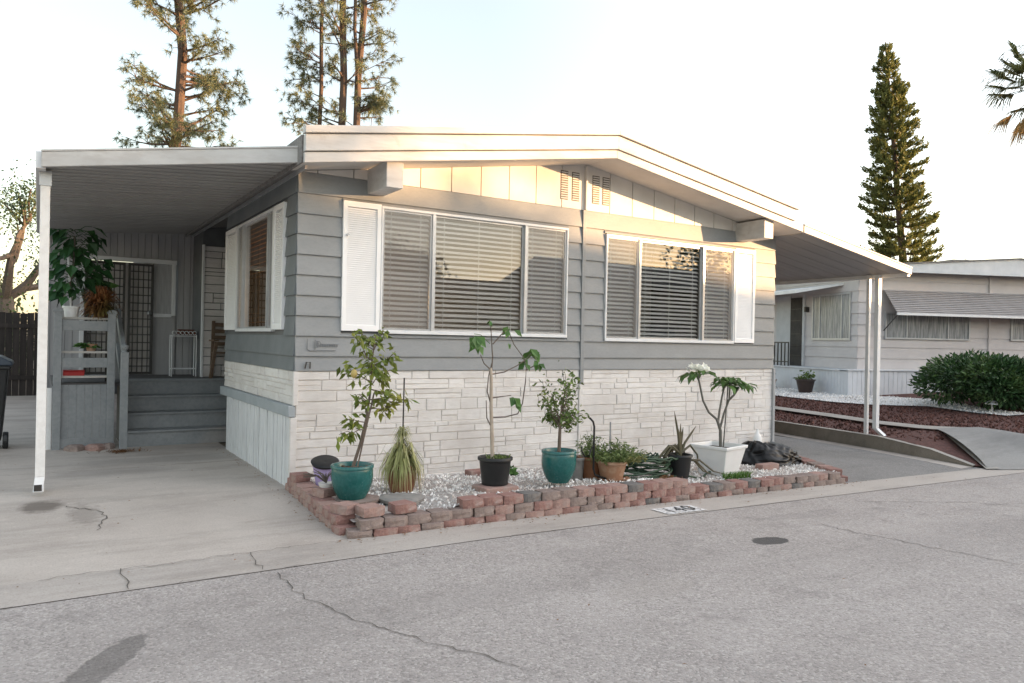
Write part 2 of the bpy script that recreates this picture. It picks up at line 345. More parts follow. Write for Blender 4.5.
# ------------------------------------------------------------------ terrain
def gz(x, y=0):                       # street and lots dip gently towards the right
    t = x - .4
    if t <= 0: return 0.
    if t > 11: t = 11.
    return -.019*t*(t/(t+.8))
def bed(x, y): return .03 + .047*((.97*x - .22*y) - 9.7)     # rock garden of the right neighbour
def gsheet(mb, x0, x1, y0, y1, dz, nx=24, mi=0):
    xs = np.linspace(x0, x1, nx+1)
    for a, b in zip(xs[:-1], xs[1:]):
        mb.add([(a,y0,gz(a)+dz),(b,y0,gz(b)+dz),(b,y1,gz(b)+dz),(a,y1,gz(a)+dz)], [(0,1,2,3)])
mb = MB(); xs = [-260,-60,-20,-5,0,1,2,3,4,5,6,7,8,9,10,11,12,20,60,260]
for a, b in zip(xs[:-1], xs[1:]):
    mb.add([(a,-260,gz(a)-.02),(b,-260,gz(b)-.02),(b,300,gz(b)-.02),(a,300,gz(a)-.02)], [(0,1,2,3)])
struct(mb.build('ground', dirtm))
mb = MB(); gsheet(mb, -70, -20, -10.5, -2.62, 0, 4); gsheet(mb, -20, 20, -10.5, -2.62, 0, 80); gsheet(mb, 20, 80, -10.5, -2.62, 0, 4)
struct(mb.build('street', street_m))
mb = MB(); gsheet(mb, -40, 9.0, -2.62, -2.17, .004, 70); gsheet(mb, 9.0, 40, -2.62, -2.17, .004, 30)
struct(mb.build('gutter', gutterm))
mb = MB(); gsheet(mb, -9, -.02, -2.17, 13.5, .002, 10); struct(mb.build('driveway', conc))
mb = MB(); gsheet(mb, 6.0, 9.6, -2.17, 16, -.004, 20); struct(mb.build('side_driveway', drive_asphalt))
def crack(pts, w, dz, name='pavement_crack'):
    mb = MB(); P = []
    for (a, b) in zip(pts[:-1], pts[1:]):
        n = max(2, int(math.dist(a, b)/.06))
        for i in range(n):
            t = i/n; P.append((a[0]+(b[0]-a[0])*t + random.gauss(0,.016), a[1]+(b[1]-a[1])*t + random.gauss(0,.016)))
    P.append(pts[-1])
    for i in range(len(P)-1):
        (x0,y0),(x1,y1) = P[i], P[i+1]; L = math.dist(P[i],P[i+1])+1e-6; nx, ny = -(y1-y0)/L, (x1-x0)/L
        w0 = w*(.22+.5*abs(math.sin(i*.9+1))+.28*math.sin(i*.41)**2); w1 = w*(.22+.5*abs(math.sin((i+1)*.9+1))+.28*math.sin((i+1)*.41)**2)
        mb.add([(x0-nx*w0,y0-ny*w0,gz(x0)+dz),(x1-nx*w1,y1-ny*w1,gz(x1)+dz),(x1+nx*w1,y1+ny*w1,gz(x1)+dz),(x0+nx*w0,y0+ny*w0,gz(x0)+dz)], [(0,1,2,3)])
    return struct(mb.build(name, crackm))
crack([(-.87,-2.70),(-.89,-2.95),(-.86,-3.18),(-.82,-3.36),(-.76,-3.64),(-.61,-3.97),(-.48,-4.23),(-.28,-4.65)], .0042, .005)
crack([(3.72,-3.4),(3.69,-3.55),(3.83,-4.3),(3.95,-4.92)], .005, .005)
crack([(5.0,-2.9),(5.6,-3.2),(6.2,-3.45),(6.6,-3.9)], .005, .005)
crack([(-2.2,-2.17),(-1.0,-2.175),(-.25,-2.165),(0,-2.2)], .004, .011)
crack([(-1.72,-2.17),(-1.70,-2.40),(-1.73,-2.62)], .0045, .011)
crack([(-.95,-2.17),(-.93,-2.4),(-.95,-2.61)], .0035, .011)
for x0_, x1_ in ((-3.4,-2.3),(-1.5,-.7),(.9,1.5),(3.6,4.3),(6.0,6.5)): crack([(x0_,-2.628),((x0_+x1_)/2,-2.635),(x1_,-2.628)], .0022, .009)
crack([(-1.98,.05),(-1.75,-.25),(-1.72,-.6),(-1.8,-1.0)], .006, .007)
crack([(-4,1.95),(-1.2,1.9),(-.05,1.93)], .004, .007)

# ------------------------------------------------------------------ the mobile home
WX = 7.3; APX = 3.65; SL = .16
home = thing('mobile_home', 'grey mobile home with white window shutters and painted stone skirting', 'mobile home', (APX, 0, 0))
def soff(x): return 3.785 - SL*abs(x-APX)
LAP = [1.18, 1.33] + [1.33+.2069*i for i in range(1, 9)]
W1 = (.88, 3.36, 1.60, 2.93); W2 = (3.97, 6.39, 1.57, 2.92); S1 = (.80, 2.56, 1.60, 2.93)
# backing walls with openings
mb = MB()
def wall_y(mb, x0, x1, y0, y1, ztop, holes, zb=0.):
    xs = [x0]
    for h in holes: xs += [h[0], h[1]]
    xs.append(x1)
    for i in range(0, len(xs), 2): mb.box(xs[i], xs[i+1], y0, y1, zb, ztop)
    for h in holes: mb.box(h[0], h[1], y0, y1, zb, h[2]); mb.box(h[0], h[1], y0, y1, h[3], ztop)
wall_y(mb, 0.002, WX, .0, .09, 3.2, [W1, W2], -.2)
for y0, y1, z0, z1 in ((.092,S1[0],-.2,3.19),(S1[1],2.95,-.2,3.19),(2.95,3.3,.72,3.19),(S1[0],S1[1],-.2,S1[2]),(S1[0],S1[1],S1[3],3.19)):
    mb.box(.0, .09, y0, y1, z0, z1)
mb.box(.09, .99, 3.2, 3.3, .72, 3.3); mb.box(.09,.99,2.86,2.95,-.2,.72); mb.box(.9, .99, 3.3, 5.17, -.2, 3.3); mb.box(.0, .9, 5.10, 5.17, -.2, 3.3); mb.box(.0,.09,5.17,6.1,-.2,3.3)
mb.box(WX-.09, WX, .092, 14, -.3, 3.19); mb.box(-2.15, WX, 14, 14.1, -.2, 3.3); mb.box(-2.15,-2.06,6.1,14,-.2,3.0)
mb.box(.09, WX-.09, 3.31, 3.36, 0, 3.7) if False else None
mb.build('wall', darksiding, home)
mb = MB(); mb.box(1.0, WX-.1, 2.6, 2.66, .8, 3.6); mb.box(.95, WX-.1, .1, 2.6, .8, .86); mb.build('interior_room', interior, home)
# lap siding on the front
mb = MB()
def lap_front(x0, x1, z0, z1):
    mb.prism([(-.030,z0),(-.030,z0+.012),(-.008,z1),(-.001,z1),(-.001,z0)], x0, x1, lambda p,q,t: (t,p,q))
for i in range(len(LAP)-1):
    z0, z1 = LAP[i], LAP[i+1]
    if z0 < 1.5: segs = [(-.012, 3.585),(3.645, WX+.012)]
    else: segs = [(-.012, .455),(3.375, 3.585),(3.645, 3.955),(6.835, WX+.012)]
    for a, b in segs: lap_front(a, b, z0, z1+.004)
for (a, b, c_) in ((.455,3.375,1.574),(3.955,6.835,1.546)): lap_front(a, b, 1.537, c_); lap_front(a, b, 2.944, 2.985+.004)
lap_front(-.012, 3.585, LAP[-1], 3.2); lap_front(3.645, WX+.012, LAP[-1], 3.2)
mb.build('siding', siding, home)
mb = MB(); mb.box(3.588, 3.642, -.040, -.001, 1.0, 3.2); mb.build('seam_trim', siding, home, bevel=.004)
mb = MB(); mb.box(3.585, 3.640, -.034, -.001, .0, .998); mb.build('seam_trim', stonem, home, bevel=.004)
# side siding
mb = MB()
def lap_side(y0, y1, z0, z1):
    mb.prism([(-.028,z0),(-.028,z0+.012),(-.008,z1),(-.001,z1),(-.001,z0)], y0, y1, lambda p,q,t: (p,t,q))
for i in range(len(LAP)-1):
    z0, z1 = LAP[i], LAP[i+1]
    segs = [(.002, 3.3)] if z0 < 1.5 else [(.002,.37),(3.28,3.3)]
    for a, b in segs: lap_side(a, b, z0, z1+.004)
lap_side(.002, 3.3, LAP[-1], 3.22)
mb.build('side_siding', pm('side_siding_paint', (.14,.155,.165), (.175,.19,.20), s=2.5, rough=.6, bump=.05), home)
mb = MB(); mb.box(-.02,-.002,5.12,5.95,.86,3.25); mb.box(-.02,.9,5.07,5.099,2.95,3.3); mb.build('entry_trim', darksiding, home)

# stone skirting: courses of random slabs
def ashlar(mb, gap, x0, x1, z0, z1, fn, seed, hm=1., wm=1., dm=1.):
    rg = random.Random(seed); z = z0
    while z < z1-.001:
        h = rg.choice((.05,.06,.075,.09,.11,.13))*hm; 
        if z1-(z+h) < .045: h = z1-z
        x = x0
        while x < x1-.001:
            w = rg.choice((.16,.22,.3,.38,.5,.62))*rg.uniform(.85,1.15)*wm
            if x1-(x+w) < .14: w = x1-x
            rows = 1
            if h >= .11 and rg.random() < .4: rows = 2
            for k in range(rows):
                a, b = z+h*k/rows, z+h*(k+1)/rows; d = rg.uniform(.006,.015)*dm; g = .002*dm
                P = [fn(x+g, 0, a+g), fn(x+w-g, 0, a+g), fn(x+w-g, 0, b-g), fn(x+g, 0, b-g)]
                e = .0045
                Q = [fn(x+g+e, d+rg.uniform(-.004,.004), a+g+e), fn(x+w-g-e, d+rg.uniform(-.004,.004), a+g+e), fn(x+w-g-e, d+rg.uniform(-.004,.004), b-g-e), fn(x+g+e, d+rg.uniform(-.004,.004), b-g-e)]
                mb.add(P+Q, [(4,5,6,7),(0,1,5,4),(1,2,6,5),(2,3,7,6),(3,0,4,7)])
            x += w
        z += h
st = MB(); ashlar(st, .004, .0, 3.585, -.04, 1.178, lambda x,d,z: (x,-.006-d,z), 3); ashlar(st, .004, 3.642, WX, -.16, 1.178, lambda x,d,z: (x,-.006-d,z), 5)
so = st.build('stone_skirting', stonem, home)
gp = MB(); gp.box(-.002, WX+.002, -.006, -.0015, -.2, 1.178); gp.build('stone_joints', stonegap, so)
st = MB(); ashlar(st, .004, .03, 3.3, .83, 1.178, lambda x,d,z: (-.012-d,x,z), 9)
so = st.build('stone_skirting', stonem, home); gp = MB(); gp.box(-.012,-.0015,.0,3.3,.83,1.178); gp.build('stone_joints', stonegap, so)
mb = MB(); mb.box(-.075,-.0016,-.03,3.3,.715,.828); mb.build('ledge', ledgem, home, bevel=.008)
mb = MB(); y = .0                                        # ribbed metal skirting under the ledge
rg = random.Random(5)
while y < 2.93:
    w_ = rg.choice((.05,.09,.09,.13)); mb.box(-.055+rg.uniform(-.004,.004),-.036,y+.006,min(y+w_,2.95)-.006,-.02,.712); y += w_
so = mb.build('ribbed_skirting', skirtm, home, bevel=.004); mb = MB(); mb.box(-.035,-.01,.0,2.95,-.02,.712); mb.build('skirting_gap', pm('grey_gap',(.22,.22,.22),(.16,.16,.16)), so)
mb = MB(); mb.box(-.055,.012,-.045,-.0,-.02,.71); mb.box(-.03,.02,-.04,-.0,.83,1.175); mb.build('corner_trim', stonem, home, bevel=.006)
mb = MB(); mb.box(WX-.012, WX+.035, -.048, .06, -.3, 1.178); mb.build('corner_trim', pm('grey_corner_paint', (.30,.31,.32),(.36,.37,.38)), home, bevel=.005)
st = MB(); ashlar(st, .004, .0, .88, .86, 2.94, lambda x,d,z: (x,5.07-d,z), 12, 2.1, .9, 2.2)
so = st.build('entry_stone', porchstone, home); gp = MB(); gp.box(.0,.9,5.072,5.098,.8,2.945); gp.build('stone_joints', darksiding, so)
mb = MB(); mb.box(-.03,.0,5.02,5.10,.86,2.95); mb.build('entry_trim', trimw, home)

mb = MB(); rg = random.Random(19)
for i in range(2, len(LAP)):
    for xx in np.arange(.12, WX, .405):
        if (.42 < xx < 3.40 or 3.93 < xx < 6.87) and 1.5 < LAP[i] < 2.95: continue
        if abs(xx-3.61) < .06: continue
        mb.obox((xx+rg.uniform(-.02,.02), -.031, LAP[i]+.018), (.004,0,0), (0,.0015,0), (0,0,.004))
nh_ = mb.build('nail_heads', siding, home); nh_['kind'] = 'stuff'
# gable boards and louvre vents
mb = MB(); x = .0; bw = .385
edges = [APX - bw*i for i in range(10,0,-1)] + [APX + bw*i for i in range(0, 11)]
for a, b in zip(edges[:-1], edges[1:]):
    a2, b2 = max(a+.006, .03), min(b-.006, WX-.03)
    if b2-a2 < .02: continue
    mb.add([(a2,-.012,3.203),(b2,-.012,3.203),(b2,-.012,soff(b2)),(a2,-.012,soff(a2)),(a2,.05,3.203),(b2,.05,3.203),(b2,.05,soff(b2)),(a2,.05,soff(a2))],
           [(0,1,2,3),(4,7,6,5),(0,4,5,1),(1,5,6,2),(2,6,7,3),(3,7,4,0)])
gb = mb.build('gable_panel', gablem, home)
mb = MB(); mb.box(.02, 3.60, .02, .06, 3.2, 3.25); mb.add([(.0,.055,3.2),(WX,.055,3.2),(WX,.055,3.2),(APX,.055,3.79),(.0,.055,3.2)],[(0,1,3)]); mb.build('gable_backing', stonegap, home)
mb = MB(); mb.box(APX-.032, APX-.006, -.05, -.013, 3.2, 3.76); mb.build('seam_trim', gablem, home, bevel=.004)
for vx in (3.30, 3.475, 3.80, 3.965):
    mb = MB(); z = 3.31
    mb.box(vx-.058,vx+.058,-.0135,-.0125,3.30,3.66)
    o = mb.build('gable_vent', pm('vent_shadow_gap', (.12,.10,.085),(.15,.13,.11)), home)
    mb = MB()
    for k in range(12):
        z = 3.312+.029*k; mb.add([(vx-.05,-.016,z),(vx+.05,-.016,z),(vx+.05,-.023,z+.014),(vx-.05,-.023,z+.014),(vx-.05,-.016,z+.016),(vx+.05,-.016,z+.016)],[(0,1,2,3),(3,2,5,4)])
    mb.build('louvre', gablem, o)

# roof, fascia layers, beams
RY0, RY1 = -.60, 14.2
XL, XR = -.13, 7.18
def zr(x, dz): return 3.75 - .157*abs(x-APX) + dz
def layer(y0, y1, d0, d1, name, m, parent, xl=XL, xr=XR):
    mb = MB()
    for a, b in ((xl, APX), (APX, xr)):
        mb.add([(a,y0,zr(a,d0)),(b,y0,zr(b,d0)),(b,y0,zr(b,d1)),(a,y0,zr(a,d1)),(a,y1,zr(a,d0)),(b,y1,zr(b,d0)),(b,y1,zr(b,d1)),(a,y1,zr(a,d1))],
               [(0,1,2,3),(4,7,6,5),(0,4,5,1),(2,6,7,3),(1,5,6,2),(3,7,4,0)])
    return mb.build(name, m, parent, bevel=.006)
roof = layer(RY0+.045, RY1, .035, .26, 'roof', roofm, home, XL+.01, 7.0); layer(RY0+.045, RY1, .036, .12, 'roof', roofm, home, 6.99, WX+.01)
layer(RY0, RY0+.04, .0, .098, 'fascia', fasciam, home)
layer(RY0-.025, RY0+.04, .105, .262, 'fascia', fasciam, home, XL, 6.98)
layer(RY0-.055, RY0+.04, .270, .340, 'roof_cap', fasciam, home, XL-.01, 7.02)
mb = MB(); mb.box(XL-.012,XL+.008,RY0+.05,RY1,zr(XL,.27)-.26,zr(XL,.27)); mb.build('eave_flashing', roofm, home)
mb = MB()
for a, b in ((XL+.02, APX), (APX, WX+.03)):              # soffit lining below the roof
    mb.add([(a,RY0+.042,zr(a,.030)),(b,RY0+.042,zr(b,.030)),(b,-.014,zr(b,.030)),(a,-.014,zr(a,.030))],[(0,1,2,3)])
mb.build('soffit', pm('soffit_paint', (.66,.63,.59),(.60,.57,.53), rough=.7), home)
for bx in ((.722,.905),(6.42,6.61)):
    mb = MB(); mb.box(bx[0], bx[1], -.53, .2, 3.05, 3.315); mb.build('roof_beam', fasciam, home, bevel=.006)

shutw = pm('shutter_white', (.86,.86,.86), (.82,.82,.82), rough=.45, bump=0)
# windows and shutters
def shutter(x0, x1, z0, z1, fn, nx=1):
    mb = MB(); fw = .045
    def B(a,b,c,d,e,f):
        P = [fn(x,y,z) for z in (e,f) for x,y in ((a,c),(b,c),(b,d),(a,d))]
        mb.add(P, [(0,3,2,1),(4,5,6,7),(0,1,5,4),(1,2,6,5),(2,3,7,6),(3,0,4,7)])
    B(x0,x0+fw,.0,.045,z0,z1); B(x1-fw,x1,.0,.045,z0,z1); B(x0+fw,x1-fw,.0,.045,z0,z0+fw*1.3); B(x0+fw,x1-fw,.0,.045,z1-fw*1.3,z1)
    z = z0+fw*1.3
    while z < z1-fw*1.3-.02:
        P = [fn(x0+fw,.024,z+.022),fn(x1-fw,.024,z+.022),fn(x1-fw,.037,z),fn(x0+fw,.037,z),fn(x0+fw,.022,z),fn(x1-fw,.022,z)]
        mb.add(P, [(0,1,2,3),(3,2,5,4)]); z += .022
    B(x0+fw,x1-fw,.0,.004,z0+fw,z1-fw)
    return mb.build('shutter', shutw, home)
FR = lambda x,d,z: (x,-.002-d,z)
SD = lambda x,d,z: (-.002-d,x,z)
shutter(.455,.875,1.60,2.955,FR); shutter(6.405,6.83,1.565,2.945,FR); shutter(.385,.78,1.60,2.945,SD); shutter(2.60,3.26,1.60,2.945,SD)
mb = MB(); mb.tube([(.50,-.075,2.60),(.50,-.05,2.60)],.012,8); mb.build('shutter_catch', alum, home)
def window(x0, x1, z0, z1, bars, fn, sm, tilt, axis, wide):
    mb = MB()
    def B(a,b,c,d,e,f):
        P = [fn(x,y,z) for z in (e,f) for x,y in ((a,c),(b,c),(b,d),(a,d))]
        mb.add(P, [(0,3,2,1),(4,5,6,7),(0,1,5,4),(1,2,6,5),(2,3,7,6),(3,0,4,7)])
    t = .020
    B(x0,x1,-.05,.05,z0-.022,z0+.016); B(x0,x1,-.05,.045,z1-.014,z1+.014); B(x0,x0+t,-.05,.045,z0+.016,z1-.014); B(x1-t,x1,-.05,.045,z0+.016,z1-.014)
    w = mb.build('window', trimw, home, bevel=.004)
    for b in bars:
        mb = MB(); B(b-.018,b+.018,-.045,.043,z0+.016,z1-.014); mb.build('mullion', alum, w)
    ed = [x0+t] + [q for b in bars for q in (b-.018,b+.018)] + [x1-t]
    for i in range(0, len(ed), 2):
        a, b = ed[i], ed[i+1]; za, zb = z0+.016, z1-.014; side = (i != 2)
        # sash
        mb = MB()
        def B2(a_,b_,c,d,e,f):
            P = [fn(x,y,z) for z in (e,f) for x,y in ((a_,c),(b_,c),(b_,d),(a_,d))]
            mb.add(P, [(0,3,2,1),(4,5,6,7),(0,1,5,4),(1,2,6,5),(2,3,7,6),(3,0,4,7)])
        yo = .008 if side else -.012; s = .022
        B2(a,a+s,yo,yo+.018,za,zb); B2(b-s,b,yo,yo+.018,za,zb); B2(a+s,b-s,yo,yo+.018,za,za+s); B2(a+s,b-s,yo,yo+.018,zb-s,zb)
        mb.build('sash', alum, w)
        mb = MB(); mb.add([fn(a+s,yo+.006,za+s),fn(b-s,yo+.006,za+s),fn(b-s,yo+.006,zb-s),fn(a+s,yo+.006,zb-s)],[(0,1,2,3)]); mb.build('pane', glass if axis == 'x' else sideglass, w)
        if side:
            mb = MB(); mb.add([fn(a,.036,za),fn(b,.036,za),fn(b,.036,zb),fn(a,.036,zb)],[(0,1,2,3)]); mb.build('insect_screen', screen, w)
        # blind
        mb = MB(); pit = .0555; z = za+.02; d = -.058; k = 0
        rg = random.Random(int(a*100))
        while z < zb-.02:
            tl = R(tilt + rg.uniform(-3,3)); hw = .0265; dx, dz = math.cos(tl)*hw, math.sin(tl)*hw
            sag = rg.uniform(-.003,.003); b_, a_ = b-.008, a+.008
            if wide and i == 2 and k in (1,2,3,4,14,15) : sag = -.010+.004*k if k < 10 else .012
            mid = (a_+b_)/2
            mb.add([fn(a_,d+dx,z-dz),fn(mid,d+dx,z-dz+sag),fn(b_,d+dx,z-dz),fn(b_,d-dx,z+dz),fn(mid,d-dx,z+dz+sag),fn(a_,d-dx,z+dz)],[(0,1,4,5),(1,2,3,4)])
            z += pit; k += 1
        for q in (.12,.5,.88) if b-a > .7 else (.2,.8):
            xx = a+(b-a)*q; P = [fn(xx-.004,d+.028,za),fn(xx+.004,d+.028,za),fn(xx+.004,d+.028,zb),fn(xx-.004,d+.028,zb)]; mb.add(P,[(0,1,2,3)])
        mb.build('blind', sm, w)
    return w
window(*W1, [1.505,2.735], FR, slatm, 38, 'x', True)
window(*W2, [4.555,5.755], FR, slatm, 37, 'x', True)
window(*S1, [1.04,2.28], SD, glow_woodslat, 12, 'y', False)

li_ = bpy.data.lights.new('lamp_bulb','POINT'); li_.energy = 6.5; li_.color = (1,.55,.2); li_.shadow_soft_size = .08
lo_ = bpy.data.objects.new('lamp_bulb', li_); C.objects.link(lo_); lo_.location = (.75,1.75,2.05)
# painted-over builder's script and small clip by the corner
mb = MB(); P = []
t = 0
for i in range(90):
    u = i/89; ph = u*9*2*math.pi
    P.append((.20+.23*u+.012*math.sin(ph), -.036, 1.445 + (.03 if i < 14 else .013)*math.cos(ph) + (.01 if i<14 else 0)))
mb.tube(P, .0035, 5); mb.tube([(.105,-.034,1.51),(.105,-.034,1.40),(.135,-.034,1.385),(.40,-.034,1.39)], .004, 5); mb.tube([(.185,-.036,1.50),(.185,-.036,1.395)], .0045, 5)
mb.build('lettering', pm('darker_grey_paint', (.17,.18,.19),(.20,.21,.22)), home)
mb = MB(); mb.tube([(.085,-.04,1.205),(.095,-.045,1.27),(.135,-.045,1.27),(.135,-.04,1.205)], .007, 6); mb.build('wall_clip', darkmetal, home)

# rear entry wall, security door and sidelight window
mb = MB(); x = -2.15
while x < -.01:
    for a, b in ((x, min(x+.094, -.01)),):
        if b <= -1.62 or a >= -.30: mb.box(a, b, 6.0, 6.05, -.1, 3.35)
        else: mb.box(a, b, 6.0, 6.05, 2.72, 3.35)
    x += .1
mb.box(-2.15, -.0, 6.05, 6.08, 2.72, 3.35); mb.box(-.66,-.28,6.0,6.05,.8,1.83); mb.box(-2.15,-1.60,6.05,6.08,-.1,2.72); mb.box(-.66,-.0,6.05,6.08,-.1,1.83); mb.box(-.28,-.0,6.05,6.08,1.83,2.72)
mb.build('entry_wall', panelling, home)
mb = MB(); mb.box(-1.66,-.27,5.955,6.0,2.68,2.75); mb.box(-1.66,-1.60,5.965,6.0,.86,2.68); mb.box(-.34,-.28,5.965,6.0,1.83,2.68); mb.box(-.62,-.34,5.965,6.0,1.80,1.86); mb.build('door_frame', trimw, home, bevel=.004)
dr = MB(); dr.box(-1.60,-.62,6.06,6.1,.86,2.68); door = dr.build('door', pm('pale_door_paint', (.58,.555,.53),(.63,.60,.575)), home)
for (a, b) in ((-1.59,-1.03),(-.99,-.62)):
    mb = MB(); t = .035
    mb.box(a,a+t,5.945,5.975,.87,2.66); mb.box(b-t,b,5.945,5.975,.87,2.66); mb.box(a+t,b-t,5.945,5.975,.87,.87+t); mb.box(a+t,b-t,5.945,5.975,2.66-t,2.66)
    n = max(3, round((b-a)/.075))
    for i in range(1, n): xx = a+(b-a)*i/n; mb.box(xx-.008,xx+.008,5.955,5.967,.9,2.63)
    for i in range(1, 14): zz = .87+1.79*i/14; mb.box(a+t,b-t,5.956,5.966,zz-.008,zz+.008)
    mb.build('security_grille', darkmetal, door)
mb = MB(); mb.lathe(0,0,[(.0,0),(.03,.005),(.035,.02),(.02,.035),(.015,.05)],14)
mb.v = [(-.68+x, 5.945-z, 1.86+y) for x,y,z in mb.v]; mb.build('handle', alum, door, smooth=True)
mb = MB(); mb.add([(-.61,6.0,1.86),(-.34,6.0,1.86),(-.34,6.0,2.68),(-.61,6.0,2.68)],[(0,1,2,3)])
for zz in (2.12,2.40): mb.box(-.61,-.34,5.985,5.998,zz-.008,zz+.008)
mb.build('window', pm('pale_curtained_glass', (.34,.34,.35),(.44,.44,.45), s=6, rough=.15, bump=0, stretch=(6,1,.5)), home)

# ------------------------------------------------------------------ left awning
aw = thing('porch_awning', 'white edged flat metal awning over the concrete driveway, left of the grey home', 'awning', (-1.1, 2.5, 0))
AX0, AX1 = -2.19, -.03
def az(x): return 3.215 + (x-AX1)*(3.215-3.06)/(AX1-AX0)*1.0
def afront(x): return -.42 + (x-AX1)*(-.42-.60)/(AX1-AX0)
mb = MB(); YE = 6.0
ys = []; prof_h = []; y_ = -.45            # flat pans with raised ribs, running from the house out to the beam
while y_ < YE:
    for dy, h_ in ((0,0),(.122,0),(.127,.075),(.162,.075),(.173,0)):
        if dy < .17: ys.append(y_+dy); prof_h.append(h_)
    y_ += .173
for k in range(len(ys)-1):
    y0, y1 = ys[k], ys[k+1]; h0, h1 = prof_h[k], prof_h[k+1]
    # clip by skewed front edge
    xa = AX0
    def fx(y):  # leftmost x where the sheet exists at this y
        return max(AX0, AX1 + (y+.42)*(AX1-AX0)/(-.42-.60)) if y < .60 else AX0
    a0, a1 = fx(y0+.02), fx(y1+.02)
    if a0 > AX1 or a1 > AX1: continue
    mb.add([(a0,y0,az(a0)+h0),(AX1,y0,az(AX1)+h0),(AX1,y1,az(AX1)+h1),(a1,y1,az(a1)+h1)],[(0,1,2,3)])
pan = mb.build('panel', soffitm, aw)
sm_ = pan.modifiers.new('thick','SOLIDIFY'); sm_.thickness = .012; sm_.offset = 1
mb = MB(); p0 = np.array((AX0,.60,0)); p1 = np.array((AX1,-.42,0)); d = (p1-p0)/np.linalg.norm(p1-p0); nn = np.array((d[1],-d[0],0))
def fas(off0, off1, dz0, dz1):
    a = p0+nn*off0; b = p1+nn*off0; c_ = p1+nn*off1; e = p0+nn*off1
    zA, zB = az(AX0), az(AX1)
    mb.add([(*a[:2],zA+dz0),(*b[:2],zB+dz0),(*c_[:2],zB+dz0),(*e[:2],zA+dz0),(*a[:2],zA+dz1),(*b[:2],zB+dz1),(*c_[:2],zB+dz1),(*e[:2],zA+dz1)],
           [(0,3,2,1),(4,5,6,7),(0,1,5,4),(1,2,6,5),(2,3,7,6),(3,0,4,7)])
fas(.045,.005,-.02,.118); fas(.052,.0,.119,.138)
mb.build('fascia', fasciam, aw, bevel=.005)
mb = MB(); mb.box(AX0-.06,AX0+.02,.60,YE,3.03,3.19); mb.build('gutter_beam', trimw, aw, bevel=.006)
mb = MB(); mb.box(-.035,-.012,-.3,YE,3.165,3.205); mb.build('wall_flashing', alum, aw)
mb = MB(); px, py = -2.165, .80
mb.box(px-.045,px+.035,py-.06,py-.0,.16,2.98)
# kicked-out foot of the spout
a = [(px-.045,py-.06,.16),(px+.035,py-.06,.16),(px+.035,py,.16),(px-.045,py,.16)]; b = [(q[0]-.015,q[1]-.16,q[2]-.11) for q in a]
mb.add(a+b, [(0,4,5,1),(1,5,6,2),(2,6,7,3),(3,7,4,0)])
mb.build('downspout', white, aw, bevel=.004)
mb = MB(); mb.add([(px-.052,py-.2225,.056),(px+.012,py-.2225,.056),(px+.012,py-.2225,.115),(px-.052,py-.2225,.115)],[(0,1,2,3)]); mb.build('spout_mouth_shade', darkmetal, aw)  # flat dark face painted in for the shaded hollow of the spout
mb = MB(); mb.box(px-.055,px+.045,py-.07,py+.01,2.9,3.04); mb.build('spout_collar', alum, aw)
mb = MB(); mb.box(px-.03,px+.03,py+.03,py+.09,0,3.05); mb.build('post', white, aw)

# ------------------------------------------------------------------ right awning
ra = thing('carport_awning', 'white edged metal awning with thin posts over the narrow asphalt side drive', 'awning', (8.7, 3, 0))
RXa, RXb = 7.21, 10.02
def raz(x): return 3.75-.157*(RXa-APX) + (x-RXa)*(-.435/(RXb-RXa))
mb = MB()
for k in range(32):
    y0 = -.555+.3*k; y1 = y0+.285
    mb.add([(WX+.005,y0,raz(WX)+.02),(RXb-.05,y0,raz(RXb-.05)+.02),(RXb-.05,y1,raz(RXb-.05)+.02),(WX+.005,y1,raz(WX)+.02)],[(0,1,2,3)])
    mb.add([(WX+.005,y1,raz(WX)+.02),(RXb-.05,y1,raz(RXb-.05)+.02),(RXb-.05,y1+.015,raz(RXb-.05)+.05),(WX+.005,y1+.015,raz(WX)+.05)],[(0,1,2,3)])
o = mb.build('panel', soffitm, ra); s_ = o.modifiers.new('thick','SOLIDIFY'); s_.thickness = .02; s_.offset = 1
mb = MB()
for y0, y1, d0, d1 in ((-.60,-.56,.0,.098),(-.61,-.56,.10,.125)):
    mb.add([(RXa,y0,raz(RXa)+d0),(RXb,y0,raz(RXb)+d0),(RXb,y0,raz(RXb)+d1),(RXa,y0,raz(RXa)+d1),(RXa,y1,raz(RXa)+d0),(RXb,y1,raz(RXb)+d0),(RXb,y1,raz(RXb)+d1),(RXa,y1,raz(RXa)+d1)],
       [(0,1,2,3),(4,7,6,5),(0,4,5,1),(2,6,7,3),(1,5,6,2),(3,7,4,0)])
mb.build('fascia', fasciam, ra, bevel=.004)
mb = MB(); mb.box(RXb-.05,RXb+.03,-.555,9,raz(RXb)-.03,raz(RXb)+.1); mb.build('gutter_beam', trimw, ra, bevel=.006)
mb = MB(); mb.box(9.90,9.955,.07,.125,bed(9.9,.1),raz(9.93)+.01); mb.build('post', trimw, ra)
mb = MB(); mb.box(9.92,9.955,3.6,3.65,bed(9.9,3.6)-.1,raz(9.93)+.01); mb.build('post', trimw, ra)
mb = MB(); mb.box(9.85,9.94,-.13,-.06,.16,raz(9.9)+.0)
a = [(9.85,-.13,.16),(9.94,-.13,.16),(9.94,-.06,.16),(9.85,-.06,.16)]; b = [(q[0]+.06,q[1]-.11,q[2]-.12) for q in a]
mb.add(a+b, [(0,4,5,1),(1,5,6,2),(2,6,7,3),(3,7,4,0)]); mb.build('downspout', trimw, ra, bevel=.004)

